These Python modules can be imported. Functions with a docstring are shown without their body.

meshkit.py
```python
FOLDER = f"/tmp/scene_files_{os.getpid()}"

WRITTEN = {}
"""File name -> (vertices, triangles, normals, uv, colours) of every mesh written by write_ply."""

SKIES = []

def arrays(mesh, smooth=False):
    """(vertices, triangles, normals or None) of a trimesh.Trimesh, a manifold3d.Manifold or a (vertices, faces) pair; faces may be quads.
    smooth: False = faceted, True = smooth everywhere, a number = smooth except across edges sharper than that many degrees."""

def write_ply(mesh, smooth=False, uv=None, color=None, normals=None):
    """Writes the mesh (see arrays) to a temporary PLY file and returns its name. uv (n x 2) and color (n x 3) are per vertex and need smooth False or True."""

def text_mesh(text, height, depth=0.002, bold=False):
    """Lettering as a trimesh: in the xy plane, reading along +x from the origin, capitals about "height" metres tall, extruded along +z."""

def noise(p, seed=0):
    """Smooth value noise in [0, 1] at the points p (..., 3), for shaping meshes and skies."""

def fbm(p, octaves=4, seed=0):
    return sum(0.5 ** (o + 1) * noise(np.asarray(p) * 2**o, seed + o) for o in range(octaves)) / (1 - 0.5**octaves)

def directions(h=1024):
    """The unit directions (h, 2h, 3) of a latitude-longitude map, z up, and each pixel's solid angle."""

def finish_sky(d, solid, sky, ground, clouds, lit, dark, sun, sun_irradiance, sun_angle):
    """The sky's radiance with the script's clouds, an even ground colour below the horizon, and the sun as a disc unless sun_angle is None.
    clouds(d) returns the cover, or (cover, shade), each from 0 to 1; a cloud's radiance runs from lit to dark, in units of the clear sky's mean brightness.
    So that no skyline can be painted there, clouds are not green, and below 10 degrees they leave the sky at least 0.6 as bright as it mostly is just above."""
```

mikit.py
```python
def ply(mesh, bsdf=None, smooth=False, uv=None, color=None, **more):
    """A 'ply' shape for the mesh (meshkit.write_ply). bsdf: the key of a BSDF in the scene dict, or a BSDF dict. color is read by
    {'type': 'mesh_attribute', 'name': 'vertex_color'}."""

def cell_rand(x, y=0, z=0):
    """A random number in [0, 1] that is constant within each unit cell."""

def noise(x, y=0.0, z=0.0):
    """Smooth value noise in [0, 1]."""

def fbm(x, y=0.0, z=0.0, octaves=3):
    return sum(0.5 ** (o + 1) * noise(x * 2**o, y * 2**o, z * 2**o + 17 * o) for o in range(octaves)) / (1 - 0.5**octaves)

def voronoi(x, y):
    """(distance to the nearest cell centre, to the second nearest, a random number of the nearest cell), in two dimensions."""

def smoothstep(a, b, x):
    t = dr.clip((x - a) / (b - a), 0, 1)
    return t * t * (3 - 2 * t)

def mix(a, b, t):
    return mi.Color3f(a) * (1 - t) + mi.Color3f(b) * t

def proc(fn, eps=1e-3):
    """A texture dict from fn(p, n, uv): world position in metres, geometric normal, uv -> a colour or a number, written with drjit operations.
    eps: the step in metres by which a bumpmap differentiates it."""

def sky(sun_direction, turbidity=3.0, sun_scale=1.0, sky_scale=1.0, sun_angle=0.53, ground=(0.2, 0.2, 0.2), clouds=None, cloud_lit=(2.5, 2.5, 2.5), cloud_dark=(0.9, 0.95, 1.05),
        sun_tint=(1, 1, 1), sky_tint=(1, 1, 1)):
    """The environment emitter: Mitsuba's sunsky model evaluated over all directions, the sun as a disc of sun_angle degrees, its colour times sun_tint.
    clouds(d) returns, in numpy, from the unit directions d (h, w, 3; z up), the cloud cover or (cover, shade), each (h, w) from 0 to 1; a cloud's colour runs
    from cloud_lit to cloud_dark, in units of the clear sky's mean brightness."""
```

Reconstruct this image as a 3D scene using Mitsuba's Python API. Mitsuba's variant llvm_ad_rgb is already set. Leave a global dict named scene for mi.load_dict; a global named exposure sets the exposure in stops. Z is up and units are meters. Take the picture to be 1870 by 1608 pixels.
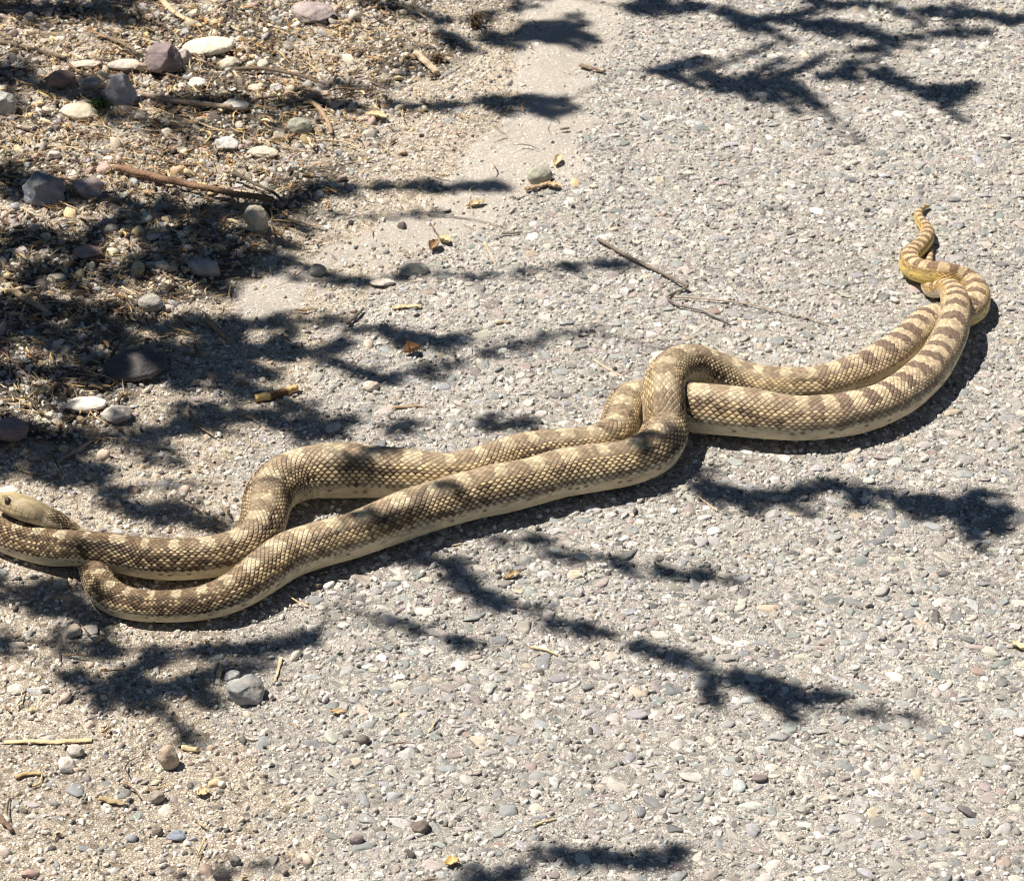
import math, random
import numpy as np, trimesh
import drjit as dr
import mitsuba as mi
import mikit, meshkit
from mikit import proc, noise, fbm, voronoi, cell_rand, smoothstep, mix
from scipy.interpolate import PchipInterpolator
from scipy.ndimage import gaussian_filter1d
from scipy.spatial import cKDTree

# ------------------------------------------------------------------ camera, sky, exposure
ELEV, DIST, HALF_W = math.radians(33.0), 3.0, 0.5
TX = HALF_W / DIST
CAM = np.array([0.0, -DIST * math.cos(ELEV), DIST * math.sin(ELEV)])
FWD = np.array([0.0, math.cos(ELEV), -math.sin(ELEV)])
UP = np.array([0.0, math.sin(ELEV), math.cos(ELEV)])
SUN = np.array([-0.44, 0.10, 0.89]); SUN /= np.linalg.norm(SUN)
exposure = 2.35
scene, labels = {}, {}
scene['camera'] = {'type': 'thinlens', 'fov': math.degrees(2 * math.atan(TX)), 'fov_axis': 'x', 'aperture_radius': 0.0019, 'focus_distance': 2.6,
                   'near_clip': 0.05, 'far_clip': 400.0,
                   'to_world': mi.ScalarTransform4f().look_at(origin=CAM.tolist(), target=[0, 0, 0], up=[0, 0, 1])}
scene['sky'] = mikit.sky(SUN.tolist(), turbidity=2.5, sky_scale=0.23, ground=(0.3, 0.28, 0.25), sky_tint=(1.0, 0.96, 0.88), sun_tint=(0.93, 1.0, 1.11))

def at(px, py, z=0.0):
    """The point at height z that lies behind a pixel of the 1870 x 1608 photograph."""
    d = FWD + np.array([1.0, 0, 0]) * ((px - 935) / 935 * TX) - UP * ((py - 804) / 935 * TX)
    return CAM + d * ((z - CAM[2]) / d[2])

def pxm(py, z=0.0):
    """Photograph pixels per metre on the plane z at row py."""
    return 935 / TX / float((at(935, py, z) - CAM) @ FWD)

def topx(P):
    v = np.asarray(P) - CAM
    w = v @ FWD
    return np.stack([935 + v[..., 0] / w * 935 / TX, 804 - (v @ UP) / w * 935 / TX], -1)

# ------------------------------------------------------------------ book-keeping
used = {}
def key_for(name, parent=None):
    base = f'{parent}__{name}' if parent else name
    n = used.get(base, 0); used[base] = n + 1
    return base if n == 0 else f'{base}_{n:03d}'

def obj(name, mesh, bsdf, parent=None, smooth=True, uv=None, color=None):
    k = key_for(name, parent)
    if uv is None and bsdf in ('mat_rough_stone', 'mat_wood', 'mat_road', 'mat_dirt', 'mat_sand'):
        q = np.asarray(mesh[0], float); uv = np.column_stack([q[:, 0] + 0.37 * q[:, 2], q[:, 1] + 0.61 * q[:, 2]])
    scene[k] = mikit.ply(mesh, bsdf, smooth=smooth, uv=uv, color=color)
    return k

def tag(k, label=None, cat=None, group=None, kind=None):
    labels[k] = {a: b for a, b in (('label', label), ('category', cat), ('group', group), ('kind', kind)) if b}
    return k

# ------------------------------------------------------------------ materials
VC = {'type': 'mesh_attribute', 'name': 'vertex_color'}
def bump(inner, fn, scale=1.0, eps=4e-4):
    return {'type': 'bumpmap', 'arbitrary': proc(fn, eps=eps), 'scale': scale, 'bsdf': inner}
scene['mat_stone'] = {'type': 'twosided', 'b': {'type': 'principled', 'base_color': VC, 'roughness': 0.72, 'specular': 0.35}}
scene['mat_rough_stone'] = {'type': 'twosided', 'b': bump({'type': 'principled', 'base_color': VC, 'roughness': 0.75, 'specular': 0.3},
                        lambda p, n, uv: 0.0016 * fbm(p.x * 260, p.y * 260, p.z * 260, octaves=3))}
scene['mat_wood'] = {'type': 'twosided', 'b': bump({'type': 'principled', 'base_color': VC, 'roughness': 0.8, 'specular': 0.25},
                 lambda p, n, uv: 0.0012 * fbm(p.x * 400, p.y * 400, p.z * 400, octaves=2))}
scene['mat_leaf'] = {'type': 'twosided', 'b': {'type': 'principled', 'base_color': VC, 'roughness': 0.7, 'specular': 0.2}}

def grain_colour(p, size, c0, c1, c2):
    f, s, w = voronoi(p.x / size, p.y / size)
    f2, s2, w2 = voronoi(p.x / (size * 2.3) + 7.3, p.y / (size * 2.3) + 1.7)
    c = mix(c0, c1, w)
    c = mix(c, c2, smoothstep(0.72, 0.95, w2) * 0.7)
    edge = smoothstep(0.02, 0.28, s - f)
    big = fbm(p.x * 9, p.y * 9, 3.0, octaves=3)
    return c * (0.38 + 0.62 * edge) * (0.82 + 0.36 * big)

def road_colour(p, n, uv):
    return grain_colour(p, 0.0022, (0.30, 0.285, 0.265), (0.54, 0.515, 0.48), (0.19, 0.188, 0.185))
def dirt_colour(p, n, uv):
    c = grain_colour(p, 0.0026, (0.32, 0.28, 0.23), (0.58, 0.53, 0.455), (0.18, 0.145, 0.115))
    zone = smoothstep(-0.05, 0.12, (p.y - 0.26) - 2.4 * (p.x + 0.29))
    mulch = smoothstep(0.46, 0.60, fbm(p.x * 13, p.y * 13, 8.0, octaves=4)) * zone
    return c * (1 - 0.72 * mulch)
def grain_height(p, n, uv):
    f, s, w = voronoi(p.x / 0.0024, p.y / 0.0024)
    return 0.0009 * (s - f) + 0.0011 * noise(p.x * 240, p.y * 240)
scene['mat_road'] = {'type': 'twosided', 'b': bump({'type': 'principled', 'base_color': proc(road_colour), 'roughness': 0.9, 'specular': 0.2}, grain_height)}
def sand_colour(p, n, uv):
    c = mix((0.31, 0.29, 0.265), (0.46, 0.435, 0.40), fbm(p.x * 700, p.y * 700, 0.0, octaves=2))
    f, s, w = voronoi(p.x / 0.0036, p.y / 0.0036)
    c = mix(c, mix((0.25, 0.23, 0.21), (0.72, 0.69, 0.64), w), smoothstep(0.55, 0.7, cell_rand(dr.floor(w * 997), 1.0, 2.0)) * (1 - smoothstep(0.22, 0.34, f)))
    return c * (0.86 + 0.28 * fbm(p.x * 14, p.y * 14, 1.0, octaves=3))
scene['mat_sand'] = {'type': 'twosided', 'b': bump({'type': 'principled', 'base_color': proc(sand_colour), 'roughness': 0.95, 'specular': 0.1}, lambda p, n, uv: 0.0009 * fbm(p.x * 420, p.y * 420, 0.0, octaves=2))}
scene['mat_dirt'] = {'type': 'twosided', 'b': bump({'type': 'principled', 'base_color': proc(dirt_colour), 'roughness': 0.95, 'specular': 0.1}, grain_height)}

# ------------------------------------------------------------------ the setting: fields that say where road, sand and litter lie
def poly_w(pts):
    return np.array([at(*p)[:2] for p in pts])
EDGE = poly_w([(1090, -260), (1075, -100), (1050, 150), (1030, 290), (880, 420), (720, 600), (640, 760), (590, 900), (560, 1150), (640, 1400), (720, 1750), (760, 1900)])
LITTER = poly_w([(860, -260), (840, -100), (800, 120), (650, 290), (570, 420), (430, 560), (330, 700), (120, 850), (-150, 900), (-500, 930)])
def signed(P, L):
    """Signed distance to a polyline, positive on its left in the picture."""
    P = np.asarray(P)[:, :2]
    best, sign = np.full(len(P), 1e9), np.zeros(len(P))
    for a, b in zip(L[:-1], L[1:]):
        d = b - a
        t = np.clip(((P - a) @ d) / (d @ d), 0, 1)
        q = P - a - t[:, None] * d
        dist = np.hypot(q[:, 0], q[:, 1])
        side = np.sign(d[0] * q[:, 1] - d[1] * q[:, 0])
        m = dist < best - 1e-12
        best[m], sign[m] = dist[m], side[m]
    return best * -sign
def sstep(a, b, x):
    t = np.clip((x - a) / (b - a), 0, 1); return t * t * (3 - 2 * t)
def n2(P, f, seed=0, octaves=3):
    Q = np.column_stack([np.asarray(P)[:, 0] * f, np.asarray(P)[:, 1] * f, np.full(len(P), 0.5)])
    return meshkit.fbm(Q, octaves, seed)
def sandy(P):
    d = signed(P, EDGE) + 0.16 * (n2(P, 7, 5) - 0.5)
    return sstep(-0.09, 0.16, d)
def littery(P):
    d = signed(P, LITTER) + 0.14 * (n2(P, 9, 11) - 0.5)
    return sstep(-0.04, 0.10, d)
def dirt_z(P):
    d = signed(P, EDGE)
    base = -0.010 + 0.0115 * sstep(-0.03, 0.10, d + 0.20 * (n2(P, 9, 21, 4) - 0.5) + 0.10 * (n2(P, 70, 22, 2) - 0.5)) + 0.0015 * sstep(0.1, 0.5, d)
    li = littery(P)
    return base + li * (0.016 * (n2(P, 14, 31) - 0.45) + 0.007 * (n2(P, 50, 32, 2) - 0.5) + 0.004) + 0.0016 * (n2(P, 90, 33, 2) - 0.5)
def road_z(P):
    return 0.0022 * (n2(P, 30, 41) - 0.5) - 0.0005
def ground_z(P):
    return np.maximum(dirt_z(P), road_z(P))

DUST = poly_w([(1040, -60), (1020, 60), (1000, 200), (930, 300), (800, 380), (640, 455), (480, 560)])
def dust_field(P):
    w = 0.125 + 0.02 * np.cos(np.asarray(P)[:, 1] * 4.0)
    return np.clip(1 - np.abs(signed(P, DUST)) / w, 0, 1) ** 0.8 + 1.05 * (n2(P, 11, 71, 4) - 0.5) + 0.30 * (n2(P, 90, 73, 2) - 0.5)
def sheet(x, y, zf):
    X, Y = np.meshgrid(x, y)
    P = np.column_stack([X.ravel(), Y.ravel()])
    v = np.column_stack([P, zf(P)])
    i = np.arange(len(y) - 1)[:, None] * len(x) + np.arange(len(x) - 1)[None]
    i = i.ravel()
    f = np.vstack([np.column_stack([i, i + 1, i + len(x) + 1]), np.column_stack([i, i + len(x) + 1, i + len(x)])])
    return v, f
def axis(a, b, step, far):
    inner = np.arange(a, b + step / 2, step)
    out = np.geomspace(0.05, far, 14)
    return np.concatenate([a - out[::-1], inner, b + out])
tag(obj('road', sheet(axis(-0.75, 0.8, 0.009, 40), axis(-0.8, 1.35, 0.009, 40), lambda P: road_z(P) - 0.0 * P[:, 0]), 'mat_road'),
    'sunlit grey asphalt road with pale exposed aggregate under the snakes', 'road', kind='structure')
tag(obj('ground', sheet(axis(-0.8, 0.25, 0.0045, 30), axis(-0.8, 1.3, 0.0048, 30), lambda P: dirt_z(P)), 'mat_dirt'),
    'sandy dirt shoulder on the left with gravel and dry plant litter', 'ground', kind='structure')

tag(obj('sand_strip', sheet(np.arange(-0.48, 0.24, 0.0042), np.arange(0.06, 1.4, 0.0045), lambda P: ground_z(P) * 0.6 + road_z(P) * 0.4 + 0.0036 * (dust_field(P) - 0.56) + 0.0012 * (n2(P, 230, 72, 2) - 0.5)), 'mat_sand'),
    'smooth pale drift of fine sand along the edge of the road', 'sand', kind='structure')
# ------------------------------------------------------------------ scattered stones
PALETTES = {
    'road': [((0.34, 0.355, 0.365), 24), ((0.24, 0.26, 0.27), 18), ((0.43, 0.425, 0.415), 18), ((0.37, 0.33, 0.315), 9), ((0.28, 0.235, 0.23), 5), ((0.56, 0.53, 0.48), 16),
             ((0.68, 0.66, 0.62), 7), ((0.15, 0.15, 0.155), 5), ((0.34, 0.345, 0.31), 5), ((0.50, 0.43, 0.34), 3), ((0.38, 0.28, 0.255), 1)],
    'grit': [((0.60, 0.57, 0.515), 28), ((0.66, 0.635, 0.59), 24), ((0.42, 0.395, 0.36), 18), ((0.30, 0.29, 0.28), 14), ((0.58, 0.47, 0.35), 10), ((0.48, 0.38, 0.31), 6), ((0.13, 0.125, 0.12), 10)],
    'gravel': [((0.60, 0.54, 0.44), 22), ((0.70, 0.65, 0.56), 16), ((0.42, 0.40, 0.38), 14), ((0.50, 0.42, 0.36), 14), ((0.30, 0.28, 0.27), 12), ((0.55, 0.44, 0.28), 9), ((0.40, 0.30, 0.27), 7), ((0.34, 0.35, 0.38), 6), ((0.13, 0.11, 0.10), 5)],
}
def colours(rng, n, which):
    c, w = zip(*PALETTES[which]); c, w = np.array(c), np.array(w, float)
    k = rng.choice(len(c), n, p=w / w.sum())
    return np.clip(c[k] * rng.uniform(0.78, 1.22, (n, 1)) * rng.uniform(0.95, 1.05, (n, 3)), 0.02, 0.85)
def dome(sides, elevs):
    v, f = [], []
    for j, e in enumerate(elevs):
        for i in range(sides):
            a = 2 * math.pi * (i + 0.5 * (j % 2)) / sides
            v.append((math.cos(a) * math.cos(e), math.sin(a) * math.cos(e), math.sin(e)))
    for j in range(len(elevs) - 1):
        for i in range(sides):
            a, b = j * sides + i, j * sides + (i + 1) % sides
            c, d = a + sides, b + sides
            if j % 2 == 0: f += [(a, b, c), (b, d, c)]
            else: f += [(a, b, d), (a, d, c)]
    v.append((0, 0, 1)); L = (len(elevs) - 1) * sides
    for i in range(sides): f.append((L + i, L + (i + 1) % sides, len(v) - 1))
    return np.array(v), np.array(f)
BIG, MID, TINY = dome(10, np.radians([-30, 12, 42, 68])), dome(8, np.radians([-25, 20, 55])), dome(5, np.radians([-15, 38]))

def stones(rng, pos, axes, yaw, cols, template, rough=0.10, clip=0.75, tilt=0.15):
    """(n, m, 3) vertices and colours of n irregular stones made from one dome."""
    T, F = template; n, m = len(pos), len(T)
    ang = np.arctan2(T[:, 1], T[:, 0])
    R = np.ones((n, m))
    for k, a in ((2, 0.13), (3, 0.10), (4, 0.07), (5, 0.05)):
        R += rng.normal(0, a, (n, 1)) * np.cos(k * ang[None] + rng.uniform(0, 6.28, (n, 1)))
    R *= 1 + rng.normal(0, rough * 0.5, (n, m))
    v = T[None] * np.stack([R, R, 1 + rng.normal(0, rough * 0.6, (n, m))], -1)
    for _ in range(3):
        nn = rng.normal(0, 1, (n, 3)); nn[:, 2] = np.abs(nn[:, 2]) * 0.9; nn /= np.linalg.norm(nn, axis=1, keepdims=True)
        over = np.maximum(0, np.einsum('nmk,nk->nm', v, nn) - rng.uniform(clip - 0.15, clip + 0.2, (n, 1)))
        v = v - over[..., None] * nn[:, None]
    v = v * axes[:, None]
    tx, ty = rng.normal(0, tilt, n), rng.normal(0, tilt, n)
    v[..., 2] += v[..., 0] * tx[:, None] + v[..., 1] * ty[:, None]
    c, s = np.cos(yaw)[:, None], np.sin(yaw)[:, None]
    v = np.stack([v[..., 0] * c - v[..., 1] * s, v[..., 0] * s + v[..., 1] * c, v[..., 2]], -1) + pos[:, None]
    col = np.clip(cols[:, None] * rng.normal(1, 0.10, (n, m, 1)), 0.02, 0.88)
    return v, col
def joined(v, col, F):
    n, m = v.shape[:2]
    return (v.reshape(-1, 3), (F[None] + (np.arange(n) * m)[:, None, None]).reshape(-1, 3)), col.reshape(-1, 3)

def pack(rng, cand, rad, gap):
    """Keeps a non-overlapping subset, largest first."""
    order = np.argsort(-rad); cell = 0.02; grid, keep = {}, []
    for i in order:
        x, y, r = cand[i, 0], cand[i, 1], rad[i]
        gx, gy = int(x // cell), int(y // cell); ok = True
        for a in (-1, 0, 1):
            for b in (-1, 0, 1):
                for j in grid.get((gx + a, gy + b), ()):
                    if (cand[j, 0] - x) ** 2 + (cand[j, 1] - y) ** 2 < (gap * (rad[j] + r)) ** 2: ok = False; break
                if not ok: break
            if not ok: break
        if ok: grid.setdefault((gx, gy), []).append(i); keep.append(i)
    return np.array(keep)

rng = np.random.default_rng(7)
LO, HI = np.array([-1.30, -1.00]), np.array([1.35, 1.75])
AREA = float(np.prod(HI - LO)) / 2.91
def in_view(P, m=70):
    q = topx(np.column_stack([P[:, :2], np.zeros(len(P))]))
    return (q[:, 0] > -m) & (q[:, 0] < 1870 + m) & (q[:, 1] > -m) & (q[:, 1] < 1608 + m)
def spread(g, n, thin):
    P = g.uniform(LO, HI, (int(n * AREA), 2)); return P[in_view(P) | (in_view(P, 900) & (g.random(len(P)) < thin))]
def candidates(n, thin=0.3):
    return spread(rng, n, thin)

# the aggregate of the road
P = candidates(95000, 0.10); sd = sandy(P)
P = P[rng.random(len(P)) < np.where(sd > 0.5, 0.30, 1.0 - 1.2 * sd)]
rad = np.clip(rng.lognormal(math.log(0.0031), 0.46, len(P)), 0.0016, 0.0088)
k = pack(rng, P, rad, 0.88); P, rad = P[k], rad[k]
sd = sandy(P); dust = ((sd > 0.4) & (rng.random(len(P)) < 0.75)) | (rng.random(len(P)) < sstep(0.30, 0.52, dust_field(P))); P, rad = P[~dust], rad[~dust]
n = len(P); z = ground_z(P)
axes = np.column_stack([rad * rng.uniform(1.05, 1.5, n), rad * rng.uniform(0.75, 1.0, n), rad * rng.uniform(0.22, 0.40, n)])
pos = np.column_stack([P, z + axes[:, 2] * rng.uniform(-0.50, 0.05, n)])
pyaw, pcol = rng.normal(0, 0.9, n), colours(rng, n, 'road')
pcol = (pcol + (np.array([0.36, 0.36, 0.36]) - pcol) * 0.18) * rng.uniform(0.75, 1.08, (n, 1))
q = topx(pos); size = rad * 935 / TX / ((pos - CAM) @ FWD) * (sandy(P) < 0.5)
inside = (q[:, 0] > 5) & (q[:, 0] < 1865) & (q[:, 1] > 5) & (q[:, 1] < 1600)
big = np.argsort(-size * inside)[:300]; rest = np.setdiff1d(np.arange(n), big)
v, c = stones(rng, pos[big], axes[big], pyaw[big], pcol[big], BIG, 0.14, 0.62)
for i in range(len(big)): obj('stone', (v[i], BIG[1]), 'mat_stone', 'road', True, None, c[i])
def both(big_ones, small_ones):
    (a, fa), ca = joined(*stones(rng, pos[big_ones], axes[big_ones], pyaw[big_ones], pcol[big_ones], BIG, 0.14, 0.62), BIG[1])
    (b, fb), cb = joined(*stones(rng, pos[small_ones], axes[small_ones], pyaw[small_ones], pcol[small_ones], MID, 0.14, 0.62), MID[1])
    return (np.vstack([a, b]), np.vstack([fa, fb + len(a)])), np.vstack([ca, cb])
near_ = (rad[rest] > 0.0042) & in_view(P[rest]); m, cc = both(rest[near_], rest[~near_]); tag(obj('aggregate', m, 'mat_stone', 'road', True, None, cc), kind='stuff')
print('aggregate', n)
AGG = (pos, rad)

# fine grit between the aggregate and over the sand
P = candidates(104000, 0.09); sd = sandy(P); li = littery(P)
P = P[rng.random(len(P)) < (0.85 + 0.15 * sd) * (1 - 0.66 * sstep(0.35, 0.85, dust_field(P))) * (1 - 0.25 * li)]
n = len(P); r = np.clip(rng.lognormal(math.log(0.00155), 0.36, n), 0.0007, 0.0038)
axes = np.column_stack([r * rng.uniform(1, 1.5, n), r * rng.uniform(0.7, 1, n), r * rng.uniform(0.5, 1.0, n)])
pos = np.column_stack([P, ground_z(P) + axes[:, 2] * rng.uniform(-0.2, 0.7, n)])
gc = colours(rng, n, 'grit'); grey = gc.mean(1, keepdims=True) * [1.0, 0.985, 0.955]
gc = gc * (0.93 + 0.07 * sandy(P))[:, None]; grey = grey * 0.93; gc = gc + (grey - gc) * (0.75 * (1 - 0.8 * sandy(P)))[:, None]
v, c = stones(rng, pos, axes, rng.uniform(0, 6.28, n), gc, TINY, 0.2)
m, cc = joined(v, c, TINY[1]); tag(obj('grit', m, 'mat_stone', 'road', True, None, cc), kind='stuff')

# loose gravel on the shoulder
P = candidates(42000); li = littery(P); sd = sandy(P)
P = P[rng.random(len(P)) < np.clip(li * 0.9 + 0.05 * sd, 0, 1) * sstep(0.25, 0.6, n2(P, 16, 51)) * (1 - 0.9 * sstep(0.34, 0.54, dust_field(P)))]
r = np.clip(rng.lognormal(math.log(0.0029), 0.45, len(P)), 0.0016, 0.011)
k = pack(rng, P, r, 0.8); P, r = P[k], r[k]; n = len(P)
axes = np.column_stack([r * rng.uniform(1.0, 1.45, n), r * rng.uniform(0.75, 1.0, n), r * rng.uniform(0.5, 0.85, n)])
pos = np.column_stack([P, ground_z(P) + axes[:, 2] * rng.uniform(0.0, 0.55, n)])
v, c = stones(rng, pos, axes, rng.uniform(0, 6.28, n), colours(rng, n, 'gravel'), MID, 0.10, 0.7, 0.25)
size = r * 935 / TX / ((pos - CAM) @ FWD); q = topx(pos)
inside = (q[:, 0] > 5) & (q[:, 0] < 1865) & (q[:, 1] > 5) & (q[:, 1] < 1600)
big = np.argsort(-size * inside)[:260]; rest = np.setdiff1d(np.arange(n), big)
for i in big: obj('pebble', (v[i], MID[1]), 'mat_stone', 'ground', True, None, c[i])
m, cc = joined(v[rest], c[rest], MID[1]); tag(obj('gravel', m, 'mat_stone', None, True, None, cc), 'loose pale and dark gravel lying among the litter on the dirt shoulder', 'gravel', kind='stuff')

# ------------------------------------------------------------------ single loose stones
ICO = trimesh.creation.icosphere(subdivisions=3)
def boulder(px, py, w, h, col, label, angular=0.0, yaw=0.0, seed=0, col2=None, lift=0.0, name='stone', rough=0.05, cat=None):
    g = np.random.default_rng(1000 + seed)
    base = at(px, py + h * 0.25); gz = float(ground_z(base[None])[0]) + lift
    s = pxm(py)
    a, ha = w / 2 / s, h / 2 / s
    b = min(a * 0.85, 0.85 * ha / math.sin(ELEV))
    c = math.sqrt(max(ha ** 2 - (b * math.sin(ELEV)) ** 2, (0.35 * ha) ** 2)) / math.cos(ELEV)
    v = np.array(ICO.vertices)
    for _ in range(int(5 + 9 * angular)):
        nn = g.normal(0, 1, 3); nn /= np.linalg.norm(nn)
        v -= np.maximum(0, v @ nn - g.uniform(0.92 - 0.36 * angular, 1.0 - 0.16 * angular))[:, None] * nn
    v *= (1 + 2.2 * rough * (meshkit.fbm(v * 1.7 + seed * 3.1, 3, seed) - 0.5) * 2 + 0.5 * rough * (meshkit.fbm(v * 6 + seed, 2, seed + 5) - 0.5))[:, None]
    ext = (v.max(0) - v.min(0)) / 2; v = (v - (v.max(0) + v.min(0)) / 2) / ext
    t = meshkit.fbm(v * 2.3 + 9 * seed, 4, seed + 2); t2 = meshkit.fbm(v * 9 + seed, 2, seed + 9)
    col = np.array(col); col2 = np.array(col2 if col2 is not None else col * 0.72)
    cc = np.clip((col + (col2 - col) * sstep(0.42, 0.66, t)[:, None]) * (0.78 + 0.44 * t2)[:, None], 0.015, 0.85)
    v = v * [a, b, c]
    tl = g.normal(0, 0.06, 2); v[:, 2] += v[:, 0] * tl[0] + v[:, 1] * tl[1]
    cy, sy = math.cos(yaw), math.sin(yaw)
    v = np.column_stack([v[:, 0] * cy - v[:, 1] * sy, v[:, 0] * sy + v[:, 1] * cy, v[:, 2]])
    low_ = sstep(-0.1, -0.75, v[:, 2] / c); tex = meshkit.fbm(v * 260 + seed, 2, seed + 3)
    cc = cc * (0.86 + 0.28 * tex)[:, None]; dust = np.clip(0.75 * low_ + 0.55 * sstep(0.55, 0.75, meshkit.fbm(v * 70 + seed, 3, seed + 4)), 0, 0.8)
    cc = np.clip(cc + (np.array([0.47, 0.42, 0.35]) * min(1.0, 0.5 + float(np.mean(col))) - cc) * dust[:, None] * 0.75, 0.015, 0.85)
    ctr = at(px, py, gz + c * 0.58)
    k = obj(name, (v + ctr, ICO.faces), 'mat_rough_stone', None, True, None, cc)
    return tag(k, label, cat or name)

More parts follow.
